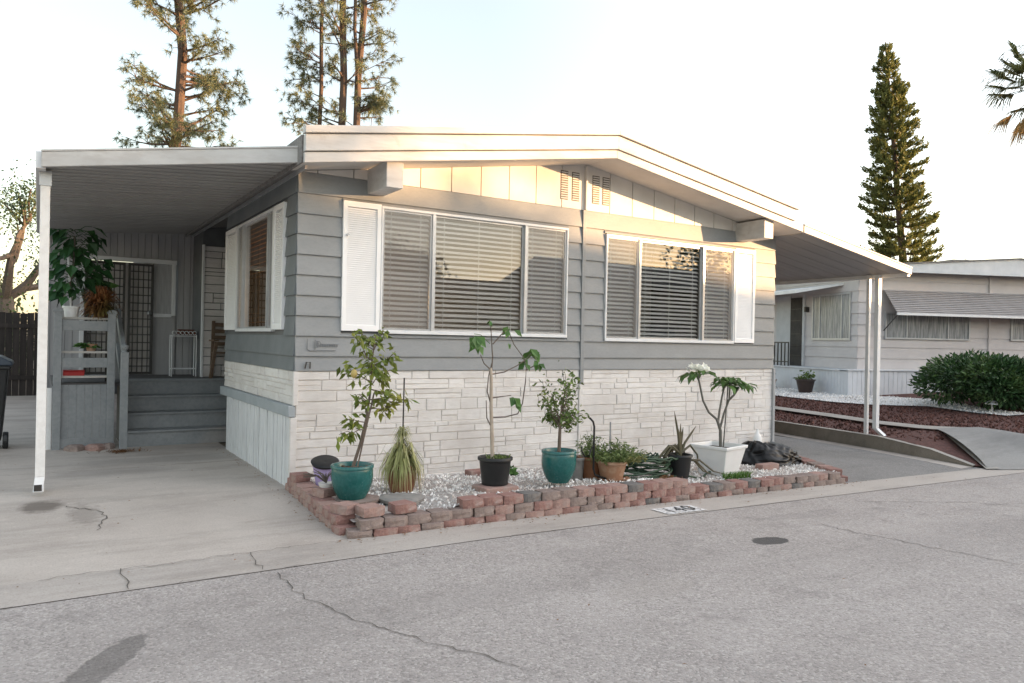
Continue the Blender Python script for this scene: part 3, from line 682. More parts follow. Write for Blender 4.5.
# ------------------------------------------------------------------ porch
pc = thing('porch', 'grey painted wooden porch with four steps and plank railing beside the home', 'porch', (-.9, 4.6, 0))
deckz = .86; rises = [.215,.43,.645,.86]; fy = [3.65,3.92,4.19,4.46]
for k in range(4):
    mb = MB(); x0, x1 = -1.20, (.10 if k < 3 else -.031)
    mb.box(x0, .32, fy[k], fy[k]+.03, rises[k]-.215, rises[k]-.028)
    mb.box(x0-.01, .33 if k < 3 else .85, fy[k]-.03, fy[k]+.30 if k < 3 else fy[k]+.28, rises[k]-.027, rises[k])
    mb.build('step', greywood, pc, bevel=.004)
mb = MB(); mb.box(-2.04,.88,4.745,5.94,.82,.858); mb.box(-2.04,-1.215,3.80,4.742,.82,.858); mb.box(-1.22,-1.202,3.66,4.74,.0,.818); mb.build('deck', pm('dark_deck_boards', (.07,.065,.065),(.10,.095,.09), s=4), pc)
mb = MB()
for k in range(6): mb.box(-1.95+.092*k,-1.95+.092*k+.089,3.76,3.775,.14,.84)
mb.box(-1.944,-1.421,3.735,3.758,.02,.14); mb.build('skirt_panel', greywood, pc)
for x in (-1.99,-1.375):
    mb = MB(); mb.box(x-.046,x+.046,3.71,3.785,.0 if x < -1.5 else 0,1.79); mb.prism([(x-.062,1.80),(x+.062,1.80),(x+.035,1.83),(x-.035,1.83)],3.695,3.80,lambda p,q,t:(p,t,q)); mb.box(x-.062,x+.062,3.695,3.80,1.785,1.80)
    mb.build('railing_post', greywood, pc, bevel=.003)
for z in (1.55,1.065): mb = MB(); mb.box(-1.944,-1.421,3.73,3.755,z,z+.13); mb.build('rail', greywood, pc, bevel=.003)
mb = MB(); mb.box(-1.29,-1.20,3.36,3.44,-.02,1.28); mb.lathe(-1.245,3.40,[(.035,1.28),(.02,1.30),(.045,1.33),(.05,1.36),(.0,1.40)],12); mb.build('newel_post', greywood, pc, bevel=.003)
mb = MB(); mb.bar((-1.245,3.44,1.22),(-1.245,4.5,1.82),.05,.12); mb.bar((-1.245,3.44,.75),(-1.245,4.5,1.35),.04,.09); mb.build('handrail', greywood, pc, bevel=.003)
mb = MB(); mb.box(-1.285,-1.205,4.48,4.56,.86,1.88); mb.build('newel_post', greywood, pc, bevel=.003)

mb = MB(); mb.box(-2.10,-2.045,3.80,3.83,.0,.80); mb.build('end_board', white, pc)
# plant shelf behind the rail
sh = thing('plant_shelf', 'wooden plant shelf with pale board edges behind the porch railing', 'shelf', (-1.63, 3.97, .86))
for z in (.95,1.275,1.72):
    mb = MB(); mb.box(-1.96,-1.40,3.80,4.14,z-.02,z+.0); mb.box(-1.96,-1.40,3.79,3.80,z-.022,z+.006); mb.build('shelf_board', pm('pale_board',(.50,.48,.45),(.42,.40,.37)), sh)
for x in (-1.95,-1.41):
    for y in (3.83,4.12): mb = MB(); mb.box(x-.012,x+.012,y-.012,y+.012,.86,1.70); mb.build('upright', darkmetal, sh)

def pot_obj(root, cx, cy, z0, r0, r1, h, m, rim=.012, name='pot', soilm=soil, bulge=0., n=36, rimh=.03):
    prof = [(0,z0),(r0,z0),(r0+.004,z0+.006)]
    for i in range(1, 10):
        t = i/10; prof.append((r0+(r1-r0)*t + bulge*math.sin(math.pi*t**.9), z0+h*t*.97))
    prof += [(r1,z0+h-rimh),(r1+rim,z0+h-rimh+.004),(r1+rim,z0+h-.004),(r1+rim-.004,z0+h),(r1-.012,z0+h),(r1-.018,z0+h-.01),(r1-.022,z0+h-.06)]
    mb = MB(); mb.lathe(cx, cy, prof, n); o = mb.build(name, m, root, auto=50)
    mb = MB(); mb.lathe(cx, cy, [(0,z0+h-.035),(r1*.5,z0+h-.03),(r1-.016,z0+h-.045)], 24)
    for v in range(14):
        a = random.uniform(0,6.28); rr = random.uniform(0,r1*.8); mb.obox((cx+rr*math.cos(a),cy+rr*math.sin(a),z0+h-.03),(.012,0,0),(0,.01,0),(0,0,.007))
    mb.build('soil', soilm, root, smooth=False); return o
def wander(p, q, n=5, amp=.02, seed=0):
    rg = random.Random(seed); p = np.array(p, float); q = np.array(q, float); out = []
    for i in range(n+1):
        t = i/n; o = np.array([rg.gauss(0,amp) for _ in range(3)])*(math.sin(math.pi*t)+.15*(i>0))
        out.append(p+(q-p)*t+o)
    return out

# plants on the porch rail
t = thing('monstera_plant', 'tall large leaved green plant on a white pole in a white pot behind the railing', 'potted plant', (-1.84,3.90,1.721))
pot_obj(t, -1.84, 3.90, 1.721, .075, .095, .15, whitepl, rim=.008)
mb = MB(); mb.tube([(-1.84,3.90,1.80),(-1.88,3.88,2.42),(-1.89,3.88,2.62)], .014, 7); mb.build('stake', trimw, t)
mb = MB(); mb.tube(wander((-1.84,3.91,1.85),(-1.82,3.95,2.8),6,.03,1), [.018,.01], 6); mb.build('stem', twig, t)
mb = MB(); rg = random.Random(5)
for k in range(105):
    z = rg.uniform(1.97,2.90); a = rg.uniform(0,6.28); ln = rg.uniform(.10,.32)*(1.1 if z < 2.5 else .75)
    p = np.array((-1.80+rg.uniform(-.06,.10),3.97+rg.uniform(-.05,.05),z)); d = np.array((math.cos(a)*1.0,math.sin(a)*.8,rg.uniform(-.2,.5)))
    q = p+d*ln; mb.tube([p,(p+q)/2+np.array((0,0,.03)),q],.004,4); mb.leaf(q, d+np.array((0,0,-.7)), rg.uniform(.12,.21), rg.uniform(.10,.16), droop=.4, nrm=np.array((0.2,-.6,.8))+RNG.normal(size=3)*.35)
mb.build('foliage', monleaf, t)
t = thing('dry_fern', 'round brown dried fern mound on top of the porch railing', 'potted plant', (-1.50,4.0,1.721))
mb = MB(); mb.lathe(-1.50,4.0,[(0,1.721),(.07,1.721),(.085,1.80),(.075,1.80),(.0,1.79)],20); mb.build('pot', browncl, t)
mb = MB()
for k in range(800):
    a = random.uniform(0,6.28); e = random.uniform(-.7,1.45); L = random.uniform(.14,.28)
    d = np.array((math.cos(a)*math.cos(e),math.sin(a)*math.cos(e),math.sin(e)))
    p = np.array((-1.50,3.92,1.90)); q = p+d*L; q2 = q+np.array((d[0]*.05,d[1]*.05,-.05)); mb.blade([p,q,q2],.02)
mb.build('foliage', redbrown, t)
t = thing('cycad_plant', 'short trunked plant with a bright green crown above the brown fern mound', 'potted plant', (-1.45,4.09,1.721))
mb = MB(); mb.tube([(-1.43,4.09,1.73),(-1.45,4.08,2.15)],[.035,.028],8); mb.build('trunk', browncl, t)
mb = MB()
for k in range(16):
    a = random.uniform(0,6.28); d = np.array((math.cos(a),math.sin(a),.8)); mb.leaf((-1.45,4.08,2.14), d, .24, .10, droop=.45)
mb.build('foliage', figleaf, t)
t = thing('shelf_plant', 'small green plant in an orange clay pot on the middle porch shelf', 'potted plant', (-1.62,3.95,1.276))
pot_obj(t, -1.60, 3.95, 1.276, .05, .07, .10, terra, rim=.006)
mb = MB()
for k in range(60):
    a = random.uniform(0,6.28); d = np.array((math.cos(a),math.sin(a)*.6,random.uniform(.1,1))); mb.leaf((-1.66+random.uniform(-.08,.08),3.93,1.34), d, random.uniform(.08,.16), .05, droop=.4)
mb.build('foliage', figleaf, t)
mb = MB(); mb.box(-1.92,-1.68,3.82,4.05,.952,1.01); mb.box(-1.925,-1.675,3.815,4.055,1.01,1.025)
tag(mb.build('storage_box', pm('red_plastic',(.42,.02,.02),(.36,.015,.015), rough=.4, bump=0), bevel=.008), 'flat red storage box on the lowest porch shelf', 'box')

t = thing('wire_plant_stand', 'tall thin white wire stand with a scrolled top beside the security door', 'plant stand', (-.22,5.4,deckz))
mb = MB()
for x in (-.42,-.06):
    for y in (5.28,5.48): mb.tube([(x,y,deckz),(x,y,1.52)],.009,6)
mb.build('frame', trimw, t)
mb = MB()
for z in (.98,1.50):
    mb.tube([(-.42,5.28,z),(-.06,5.28,z),(-.06,5.48,z),(-.42,5.48,z),(-.42,5.28,z)],.008,5)
for k in range(5):
    x = -.42+.36*k/4; mb.tube([(x,5.28,1.50),(x,5.48,1.50)],.005,4)
for k in range(6):
    cx = -.39+.06*k; mb.tube([(cx+.028*math.cos(a),5.275,1.55+.028*math.sin(a)) for a in np.linspace(0,5.5,10)],.006,4)
mb.build('scroll_shelf', trimw, t)
mb = MB(); mb.box(-.33,-.06,5.32,5.44,1.512,1.57); mb.obox((-.2,5.38,1.59),(.12,.01,0),(-.004,.05,0),(0,0,.018)); tag(mb.build('wooden_tray', pm('dark_red_wood',(.09,.03,.022),(.12,.045,.03)), bevel=.004), 'small dark red wooden tray on top of the white wire stand', 'tray')
t = thing('porch_chair', 'brown wooden slatted porch chair in front of the stone entry wall', 'chair', (.33,4.78,deckz))
wd = pm('brown_chair_wood',(.13,.085,.055),(.18,.125,.085), s=8, stretch=(1,1,4))
for (x, y, z1, lean) in ((.10,4.62,1.42,.06),(.56,4.62,1.42,0),(.12,4.98,1.75,.0),(.56,4.98,1.75,0)):
    mb = MB(); mb.bar((x-lean,y,deckz),(x+.02,y,z1),.045,.045); mb.build('leg', wd, t)
mb = MB(); 
for k in range(5): mb.box(.10,.58,4.62+.075*k,4.62+.075*k+.06,1.24,1.262)
mb.build('seat', wd, t)
mb = MB()
for k in range(4): mb.box(.12,.58,4.97,4.99,1.36+.1*k,1.42+.1*k)
mb.build('backrest', wd, t)
for x in (.11,.57): mb = MB(); mb.box(x-.035,x+.035,4.56,5.0,1.43,1.455); mb.build('armrest', wd, t)

# rubble and straw at the foot of the porch
for k, (x, y, sx) in enumerate(((-1.78,3.60,.12),(-1.55,3.56,.13),(-1.40,3.60,.08))):
    mb = MB(); 
    for i in range(1): mb.lathe(x,y,[(0,0),(sx,.0),(sx*.95,.045),(sx*.6,.075),(0,.08)],9,jit=.18)
    tag(mb.build('paving_chunk', blockcols[['brown','pink','brown'][k]]), ['broken brown paving chunk under the porch panel by the white post','pinkish paving chunk in the middle under the porch panel','small brown paving chunk next to the newel post'][k], 'stone', 'paving chunks at the foot of the porch')
mb = MB()
for k in range(260):
    a = random.uniform(0,6.28); r = abs(random.gauss(0,.13)); x = -1.28+r*math.cos(a)*1.2; y = 3.22+r*math.sin(a)*.7
    b = random.uniform(0,6.28); mb.blade([(x,y,.006+random.uniform(0,.03)),(x+.03*math.cos(b),y+.03*math.sin(b),.02),(x+.07*math.cos(b),y+.07*math.sin(b),.008)],.008)
o = mb.build('dry_leaf_litter', drybrown); tag(o, 'patch of dry straw and fallen leaves before the newel post', 'leaf litter', None, 'stuff')

# ------------------------------------------------------------------ planter: blocks, gravel
def block_mesh(seed):
    rg = random.Random(seed); w, d, h = .0965, .085, .0362
    front = [(-w,-d*.84),(-w*.62,-d*1.0),(0,-d*1.02),(w*.62,-d*1.0),(w,-d*.84)]
    poly = front + [(w*.8,d),(-w*.8,d)]
    vs = []; lv = 4
    for l in range(lv):
        t = l/(lv-1); z = -h+2*h*t; sh = 1-(.012 if l in (0,lv-1) else 0)
        for (x, y) in poly: vs.append(((x+rg.gauss(0,.003))*sh, (y+rg.gauss(0,.003))*sh, z+rg.gauss(0,.0008)))
    n = len(poly); fs = [(l*n+i, l*n+(i+1) % n, (l+1)*n+(i+1) % n, (l+1)*n+i) for l in range(lv-1) for i in range(n)]
    fs += [tuple(range(n-1,-1,-1)), tuple(range((lv-1)*n, lv*n))]; return vs, fs
BM = {}
for ck in blockcols:
    for s in range(3):
        mb = MB(); vs, fs = block_mesh(s*7+len(ck)); mb.add(vs, fs)
        me = bpy.data.meshes.new('edging_block'); me.from_pydata(mb.v, [], mb.f); me.materials.append(blockcols[ck]); BM[(ck,s)] = me
brg = random.Random(21)
cname = {'red':'brick red','pink':'pale pink','brown':'dusty brown','charcoal':'charcoal grey'}
ORD = ['first','second','third','fourth','fifth','sixth','seventh','eighth','ninth','tenth'] 
def ordn(i):
    i += 1
    return ORD[i-1] if i <= 10 else f"{i}th" if i % 10 not in (1,2,3) or i in (11,12,13) else f"{i}{['st','nd','rd'][i%10-1]}"
def block(x, y, z, rz, label, ck=None, sc=1.0):
    ck = ck or brg.choices(['red','pink','brown','charcoal'], [3.4,2.2,4,2.4])[0]
    o = bpy.data.objects.new('edging_block', BM[(ck, brg.randrange(3))]); C.objects.link(o)
    o.location = (x, y, z); o.rotation_euler = (brg.gauss(0,.012), brg.gauss(0,.012), rz+brg.gauss(0,.03)); o.scale = (sc,1,1)
    tag(o, label.replace('#', cname[ck]), 'edging block', 'concrete edging blocks round the gravel planter'); return o
FY = -2.07
def course_count(x):
    if x < .75: return 2
    if x < 3.35: return 3
    return 2
BH = .0735
xs0 = -.10
cn = {0:'lowest',1:'second',2:'top'}
for c in range(3):
    i = 0; x = xs0 + (.098 if c % 2 else 0); cnt = 0
    while x < 5.95:
        if course_count(x) > c:
            dig = -.022
            y = FY + .018*c + brg.gauss(0,.007)
            block(x, y, gz(x)+dig+BH*(c+.5), 0, f"# edging block, {ordn(cnt)} from the left in the {cn[c]} course along the street"); cnt += 1
        x += .2; i += 1
# left return along the driveway
for c in range(2):
    y = FY+.16+(.1 if c else 0); k = 0
    while y < -.06:
        block(-.16+.0*c+(y-FY)*.075, y, -.015+BH*(c+.5), -math.pi/2, f"# edging block, {ordn(k)} from the street in the {cn[c]} driveway side row", 'red' if brg.random() < .45 else 'pink'); y += .2; k += 1
for (x, y, z, rz, lab, ck) in ((-.05,-1.12,.168,-1.3,'# edging block lying loose under the small white succulent pot','pink'),(.03,-1.98,.168,.2,'# edging block set loose above the planter corner by the street, left one','pink'),
        (.30,-1.99,.168,.1,'# edging block set loose above the second course right of the corner','red'),(-.11,-1.82,.168,-1.2,'# edging block set loose above the driveway row near the corner','pink'),(-.04,-.35,.168,-1.5,'# edging block on top of the driveway row nearest the house','red')):
    block(x, y, z, rz, lab, ck)
# right return
for c in range(2):
    for k in range(8):
        t = k/8; x = 6.10+t*.85; y = FY+.10+t*1.55
        block(x+.02*c, y+(.09 if c else 0), gz(x)-.02+BH*(c+.5), 1.08, f"# edging block, {ordn(k)} from the street in the {cn[c]} side drive row", 'red' if brg.random() < .5 else None)
# gravel
def wtop(x): 
    n = 2 if x < 1.0 else 3 if x < 3.9 else 2
    return n
def gh(x, y):
    top = gz(x) + float(np.interp(x, [-.2,.6,1.0,3.2,3.6,7], [.105,.105,.178,.178,.105,.105]))
    t = min(max((y+2.0)/2.0, 0), 1)
    back = float(np.interp(x, [0,.6,1.5,5,7.3],[.10,.03,.0,-.05,-.08]))
    return (top-.012)*(1-t**1.2) + back*t**1.2 + .010*math.sin(x*5+y*3)*math.sin(y*7)
mb = MB(); gx = np.linspace(-.14, 6.9, 90); gy = np.linspace(-2.02, -.006, 30)
def xlim(y): return -.12+(y-FY)*.075, 6.08+(y-FY-.05)*.55
V = []; 
for y in gy:
    a, b = xlim(y)
    for t in np.linspace(0,1,90): x = a+(b-a)*t; V.append((x, y, gh(x,y)))
mb.add(V, [(j*90+i, j*90+i+1, (j+1)*90+i+1, (j+1)*90+i) for j in range(29) for i in range(89)])
o = mb.build('gravel_bed', gravelbase, smooth=True); struct(o, 'stuff'); tag(o, 'white pebble bed inside the low block wall before the house', 'gravel')
def pebbles(mb, n, pick, rmin, rmax, flat=.6):
    ico = np.array([(0,0,1),(.89,0,.45),(.28,.85,.45),(-.72,.53,.45),(-.72,-.53,.45),(.28,-.85,.45),(.72,.53,-.45),(-.28,.85,-.45),(-.89,0,-.45),(-.28,-.85,-.45),(.72,-.53,-.45),(0,0,-1)])
    F = [(0,1,2),(0,2,3),(0,3,4),(0,4,5),(0,5,1),(1,6,2),(2,7,3),(3,8,4),(4,9,5),(5,10,1),(1,10,6),(2,6,7),(3,7,8),(4,8,9),(5,9,10),(11,7,6),(11,8,7),(11,9,8),(11,10,9),(11,6,10)]
    for k in range(n):
        x, y, z = pick(); r = random.uniform(rmin, rmax)
        A = np.linalg.qr(RNG.normal(size=(3,3)))[0]
        P = (ico*(1+RNG.normal(size=(12,1))*.16)*np.array((r,r*random.uniform(.6,1),r*flat)))@ (np.eye(3)*.6+A*.4)
        mb.add(P+np.array((x,y,z+r*.25)), F)
def pick_pl():
    y = -2.02+1.98*random.random(); a, b = xlim(y); x = a+.05+(b-a-.1)*random.random(); return x, y, gh(x,y)
mb = MB(); pebbles(mb, 7500, pick_pl, .012, .030); po = mb.build('pebbles', pebble); po.parent = o

# ------------------------------------------------------------------ potted plants in the planter
t = thing('citrus_tree', 'leaning yellowing citrus tree in a glazed teal pot near the house corner', 'potted tree', (.12,-1.34,.12))
px, py, pz = .12,-1.34,.125
mb = MB(); mb.lathe(px+.04,py-.03,[(0,pz-.03),(.18,pz-.03),(.20,pz+.012),(.0,pz+.012)],8); mb.build('paver_base', blockcols['brown'], t)
pot_obj(t, px, py, pz+.013, .115, .175, .29, tealglaze, rim=.010, bulge=.03)
top = np.array((px+.30,py+.02,pz+1.30))
mb = MB(); tr = [np.array(q) for q in ((px,py,pz+.26),(px+.07,py,pz+.48),(px+.13,py+.01,pz+.72),(px+.16,py+.02,pz+.95),(px+.17,py+.02,pz+1.2),(px+.19,py+.0,pz+1.42))]
mb.tube(tr, [.016,.005], 7); mb.tube([(px+.03,py-.03,pz+.26),(px+.175,py-.03,pz+.92)],.007,6)
tips = []
rg = random.Random(3)
brs = [((px+.10,py,pz+.60),(-.26,-.1,-.02)),((px+.13,py,pz+.66),(-.17,.05,.03)),((px+.16,py,pz+.86),(.36,.02,-.02)),((px+.16,py,pz+.86),(-.16,-.08,.05)),((px+.17,py,pz+1.02),(-.20,.08,.12)),((px+.17,py,pz+1.0),(.20,.1,.12)),
       ((px+.17,py,pz+1.15),(.17,-.1,.14)),((px+.17,py,pz+1.2),(-.18,-.05,.20)),((px+.18,py,pz+1.3),(.12,.08,.18)),((px+.18,py,pz+1.3),(-.08,.1,.14)),((px+.16,py,pz+.95),(.14,-.16,-.04)),((px+.17,py,pz+1.1),(-.05,-.2,.05)),((px+.14,py,pz+.78),(.22,0,.02)),((px+.17,py,pz+1.12),(.02,.2,.06))]
lf = MB()
for s, d in brs:
    e = np.array(s)+np.array(d); P = wander(s, e, 4, .012, rg.randrange(999)); mb.tube(P, [.006,.0025], 5)
    for k in range(27):
        u = rg.uniform(.3,1.05); q = np.array(s)+np.array(d)*u+np.array([rg.gauss(0,.03) for _ in range(3)])
        lf.leaf(q, (rg.gauss(0,1)+d[0],rg.gauss(0,1),rg.gauss(-.5,.6)), rg.uniform(.06,.10), rg.uniform(.03,.046), droop=.25)
for k in range(26):
    u = rg.uniform(.15,1); q = tr[2]+(tr[-1]-tr[2])*u; lf.leaf(q+np.array([rg.gauss(0,.03) for _ in range(3)]), (rg.gauss(0,1),rg.gauss(0,1),rg.gauss(-.3,.6)), .07, .032, droop=.25)
mb.build('trunk', bark, t); lf.build('foliage', lemonleaf, t)
mb = MB(); mb.lathe(px-.02,py-.05,[(0,pz+1.05),(.022,pz+1.065),(.03,pz+1.09),(.022,pz+1.118),(.006,pz+1.13),(0,pz+1.132)],14); mb.build('lemon', pm('lemon_skin',(.48,.37,.12),(.42,.30,.10), rough=.5), t, smooth=True)

t = thing('spider_plant', 'shaggy pale spider plant draping over a brown pot against the stone', 'potted plant', (.74,-1.0,.10))
px, py = .74,-1.0; pz = gh(px,py)
pot_obj(t, px, py, pz, .10, .125, .26, browncl, rim=.006, bulge=.02)
mb = MB()
for k in range(320):
    a = random.uniform(0,6.28); lvl = random.random(); base = np.array((px+random.gauss(0,.03),py+random.gauss(0,.03),pz+.27+.26*max(0,random.random()-.55)))
    L = random.uniform(.11,.23); drop = random.uniform(.08,.30)
    d = np.array((math.cos(a),math.sin(a),0)); rr = L*1.02
    P = [base, base+d*rr*.45+np.array((0,0,.09*random.random()+.02)), base+d*rr*.9+np.array((0,0,-drop*.3)), base+d*rr+np.array((0,0,-drop))]
    mb.blade(P, .013)
for k in range(170):
    a = random.uniform(0,6.28); z = pz+.34+random.random()*.26; r0 = .02+.05*random.random(); d = np.array((math.cos(a),math.sin(a),0)); p = np.array((px+.0,py,z))
    mb.blade([p, p+d*r0+np.array((0,0,.03)), p+d*(r0+.05)+np.array((0,0,-.06))], .012)
mb.build('foliage', spiderleaf, t)
mb = MB(); mb.tube([(px+.01,py+.02,pz+.25),(px+.015,py+.02,pz+1.08)], .007, 6); mb.build('stake', darkmetal, t)

t = thing('lilac_planter', 'lilac plastic pot with a round black dish on top beside the house corner', 'plant pot', (.16,-.50,.10))
mb = MB(); mb.lathe(.16,-.50,[(0,.10),(.085,.10),(.118,.28),(.110,.28),(.0,.27)],28); mb.build('pot', lilac, t, auto=50)
mb = MB(); mb.lathe(0,0,[(0,0),(.125,.0),(.135,.02),(.12,.03),(.0,.018)],28); mb.v = [(.15+x, -.52+y*.98-z*.2, .31+z+y*.30+x*.08) for x,y,z in mb.v]; mb.build('dish', blackpl, t, auto=50)
t = thing('succulent_pot', 'dry trailing succulent in a small white saucer pot on the driveway edge blocks', 'potted plant', (-.03,-1.12,.232))
px, py, pz = -.03,-1.10,.205
mb = MB(); mb.lathe(px,py,[(0,pz),(.055,pz),(.07,pz+.035),(.062,pz+.035),(.0,pz+.03)],24); mb.build('pot', whitepl, t, auto=50)
mb = MB()
for k in range(26):
    a = random.uniform(0,6.28); d = np.array((math.cos(a)-.5,math.sin(a)*.8+.2,0)); p = np.array((px,py,pz+.035)); P = [p, p+d*.06+np.array((0,0,.07)), p+d*.13+np.array((0,0,.075+random.uniform(-.03,.05)))]
    mb.tube(P, [.006,.003], 5)
mb.build('foliage', twig, t)

t = thing('fig_sapling', 'nearly bare fig sapling with few leaves in a plain black plastic pot', 'potted tree', (1.40,-1.62,.17))
px, py = 1.40,-1.62; pz = .195
mb = MB(); mb.box(px-.19,px+.16,py-.17,py+.10,pz-.06,pz-.001); mb.build('paver_base', blockcols['pink'], t, bevel=.01)
pot_obj(t, px, py, pz, .12, .152, .255, blackpl, rim=.012)
mb = MB()
T = lambda dx, z: (px+dx, py, pz+z)
mb.tube([T(-.03,.22),T(-.04,.45),T(-.055,.70),T(-.06,.98),T(-.07,1.08)], [.019,.014], 8, 0)
tw = []
tw.append([T(-.06,1.0),T(-.05,1.18),T(-.065,1.34),T(-.08,1.50)]); tw.append([T(-.06,.62),T(.10,.62),T(.24,.645),T(.29,.74),T(.32,.95),T(.325,1.08),T(.29,1.18),T(.18,1.30),T(.13,1.40)])
tw.append([T(-.06,1.02),T(.08,1.04),T(.22,1.10),T(.32,1.16),T(.38,1.22)]); tw.append([T(-.05,1.30),T(.05,1.40),T(.12,1.44)]); tw.append([T(-.05,.72),T(-.10,.86),T(-.09,1.0),T(-.06,1.12)]); tw.append([T(.325,1.06),T(.42,1.10),T(.46,1.12)]); tw.append([T(-.055,.8),T(.05,.81),T(.16,.82)]); tw.append([T(-.065,1.06),T(-.14,1.12),T(-.18,1.2)]); tw.append([T(-.06,.55),T(-.1,.62),T(-.11,.78)])
for q in tw: mb.tube(q, [.007,.004], 5, 1)
mb.build('trunk', [palebark, twig], t)
lf = MB()
for (dx, z, n, L) in ((-.25,1.36,4,.13),(.13,1.45,4,.09),(.14,1.32,2,.06),(.38,1.24,6,.10),(.30,1.14,5,.08),(.46,1.12,4,.075),(.18,.80,4,.11),(-.08,1.52,3,.05),(-.24,1.33,3,.10)):
    for k in range(n): lf.leaf(np.array(T(dx,z))+RNG.normal(size=3)*.015, (random.gauss(0,.6),random.gauss(0,.6),-.7), L, L*.8, droop=.2, nrm=np.array((.1,-1,.5))+RNG.normal(size=3)*.3)
lf.tube([T(-.08,1.3),T(-.18,1.38),T(-.25,1.39)],.003,4)
lf.build('foliage', figleaf, t)
mb = MB()
for k in range(120):
    a = random.uniform(0,6.28); r = .11*math.sqrt(random.random()); p = (px+.04+r*math.cos(a)*.9,py+r*math.sin(a),pz+.225); mb.leaf(p,(random.gauss(0,1),random.gauss(0,1),.8),random.uniform(.03,.08),.022)
mb.build('groundcover', herbleaf, t)
mb = MB(); mb.box(1.86,2.08,-.35,-.20,gh(1.9,-.3)-.01,gh(1.9,-.3)+.06); tag(mb.build('paving_brick', blockcols['red'], bevel=.008), 'single red brick lying by the wall behind the black pot', 'brick')
mb = MB(); mb.lathe(.52,-1.50,[(0,.095),(.20,.10),(.21,.13),(.17,.142),(0,.145)],9,jit=.1); tag(mb.build('stepping_stone', greypot), 'flat grey stepping stone in the pebbles right of the left teal pot', 'stone')

t = thing('ficus_tree', 'small bushy ficus tree with round crown in the second teal pot', 'potted tree', (2.10,-1.66,.17))
px, py, pz = 2.10,-1.66,.165
pot_obj(t, px, py, pz, .10, .162, .31, tealglaze, rim=.010, bulge=.035)
mb = MB(); mb.tube([(px,py,pz+.28),(px+.005,py,pz+.48),(px+.01,py,pz+.62)],[.018,.013],8); lf = MB(); rg = random.Random(8)
for k in range(26):
    z = rg.uniform(.50,.66); a = rg.uniform(0,6.28); h = rg.uniform(.55,1.10); rr = .27*math.sin(math.pi*min(max((h-.42)/.72,0.05),1))**.6*rg.uniform(.5,1)
    e = (px+.02+rr*math.cos(a), py+rr*math.sin(a)*.9, pz+h); P = wander((px+.008,py,pz+z), e, 4, .015, rg.randrange(999)); mb.tube(P,[.006,.002],5)
    for q in range(24):
        u = rg.uniform(.35,1.08); c = np.array(P[0])+(np.array(e)-np.array(P[0]))*u+np.array([rg.gauss(0,.028) for _ in range(3)])
        lf.leaf(c,(rg.gauss(0,1),rg.gauss(0,1),rg.gauss(-.1,.7)),rg.uniform(.04,.065),rg.uniform(.02,.03),droop=.2)
mb.build('trunk', bark, t); lf.build('foliage', ficusleaf, t)

t = thing('concrete_pot', 'empty dark grey concrete pot half hidden behind the second teal pot', 'plant pot', (2.62,-1.35,.14)); pot_obj(t, 2.52,-1.35,gh(2.5,-1.35),.09,.115,.24,greypot,rim=.008)
mb = MB(); bx, by = 2.58,-1.60; z0 = gh(bx,by)
mb.tube([(bx-.16,by,z0+.36),(bx-.15,by,z0+.30),(bx-.11,by,z0+.25),(bx-.06,by,z0+.26),(bx-.03,by,z0+.33)],.007,6)
mb.tube([(bx+.12,by-.06,z0+.02),(bx+.02,by,z0+.06),(bx,by,z0+.12),(bx,by,z0+.55),(bx-.015,by,z0+.60),(bx-.06,by,z0+.64)],.011,7); mb.tube([(bx-.03,by,z0+.33),(bx-.01,by,z0+.36)],.008,6)
tag(mb.build('irrigation_pipe', blackpl, smooth=True), 'thin black bent irrigation pipe rising between the teal pot and clay pots', 'pipe')

t = thing('clay_bowl_plant', 'bushy green herb in a wide terracotta bowl on a matching saucer', 'potted plant', (2.82,-1.60,.16))
px, py = 2.82,-1.60; pz = gh(px,py)
mb = MB(); mb.lathe(px,py,[(0,pz),(.15,pz),(.185,pz+.03),(.178,pz+.032),(.14,pz+.012),(0,pz+.012)],28); mb.build('saucer', terra, t, auto=50)
pot_obj(t, px, py, pz+.014, .11, .155, .19, terra, rim=.012)
def bushy(mb, px, py, z, r, h, n, L, W, seed, spread=1.):
    rg = random.Random(seed)
    for k in range(n):
        a = rg.uniform(0,6.28); rr = r*math.sqrt(rg.random()); hh = h*rg.uniform(.2,1)*(1-.4*(rr/r)**2); e = np.array((px+rr*math.cos(a)*spread,py+rr*math.sin(a),z+hh))
        P = wander((px+rr*.3*math.cos(a),py+rr*.3*math.sin(a),z), e, 3, .012, rg.randrange(9999)); mb.tube(P,[.003,.0015],4)
        for q in range(9):
            u = rg.uniform(.35,1); c = P[0]+(e-P[0])*u; mb.leaf(c,(rg.gauss(0,1)+math.cos(a)*.5,rg.gauss(0,1)+math.sin(a)*.5,rg.gauss(.3,.6)),L*rg.uniform(.6,1.2),W,droop=.2)
mb = MB(); bushy(mb, px+.05, py-.03, pz+.17, .30, .26, 110, .055, .018, 4, 1.1); mb.build('foliage', herbleaf, t)
t = thing('clay_pot_plant', 'taller straggly herb in a narrow brown clay pot left of the terracotta bowl', 'potted plant', (2.72,-1.38,.14))
px, py = 2.70,-1.40; pz = gh(px,py); pot_obj(t, px, py, pz, .09, .13, .24, browncl, rim=.010)
mb = MB(); bushy(mb, px, py, pz+.22, .20, .30, 50, .05, .014, 6); mb.build('foliage', herbleaf, t)
mb = MB(); mb.tube([(px+.30,py+.05,pz+.1),(px+.30,py+.05,pz+.58)],.008,6); mb.build('stake', greywood, t)

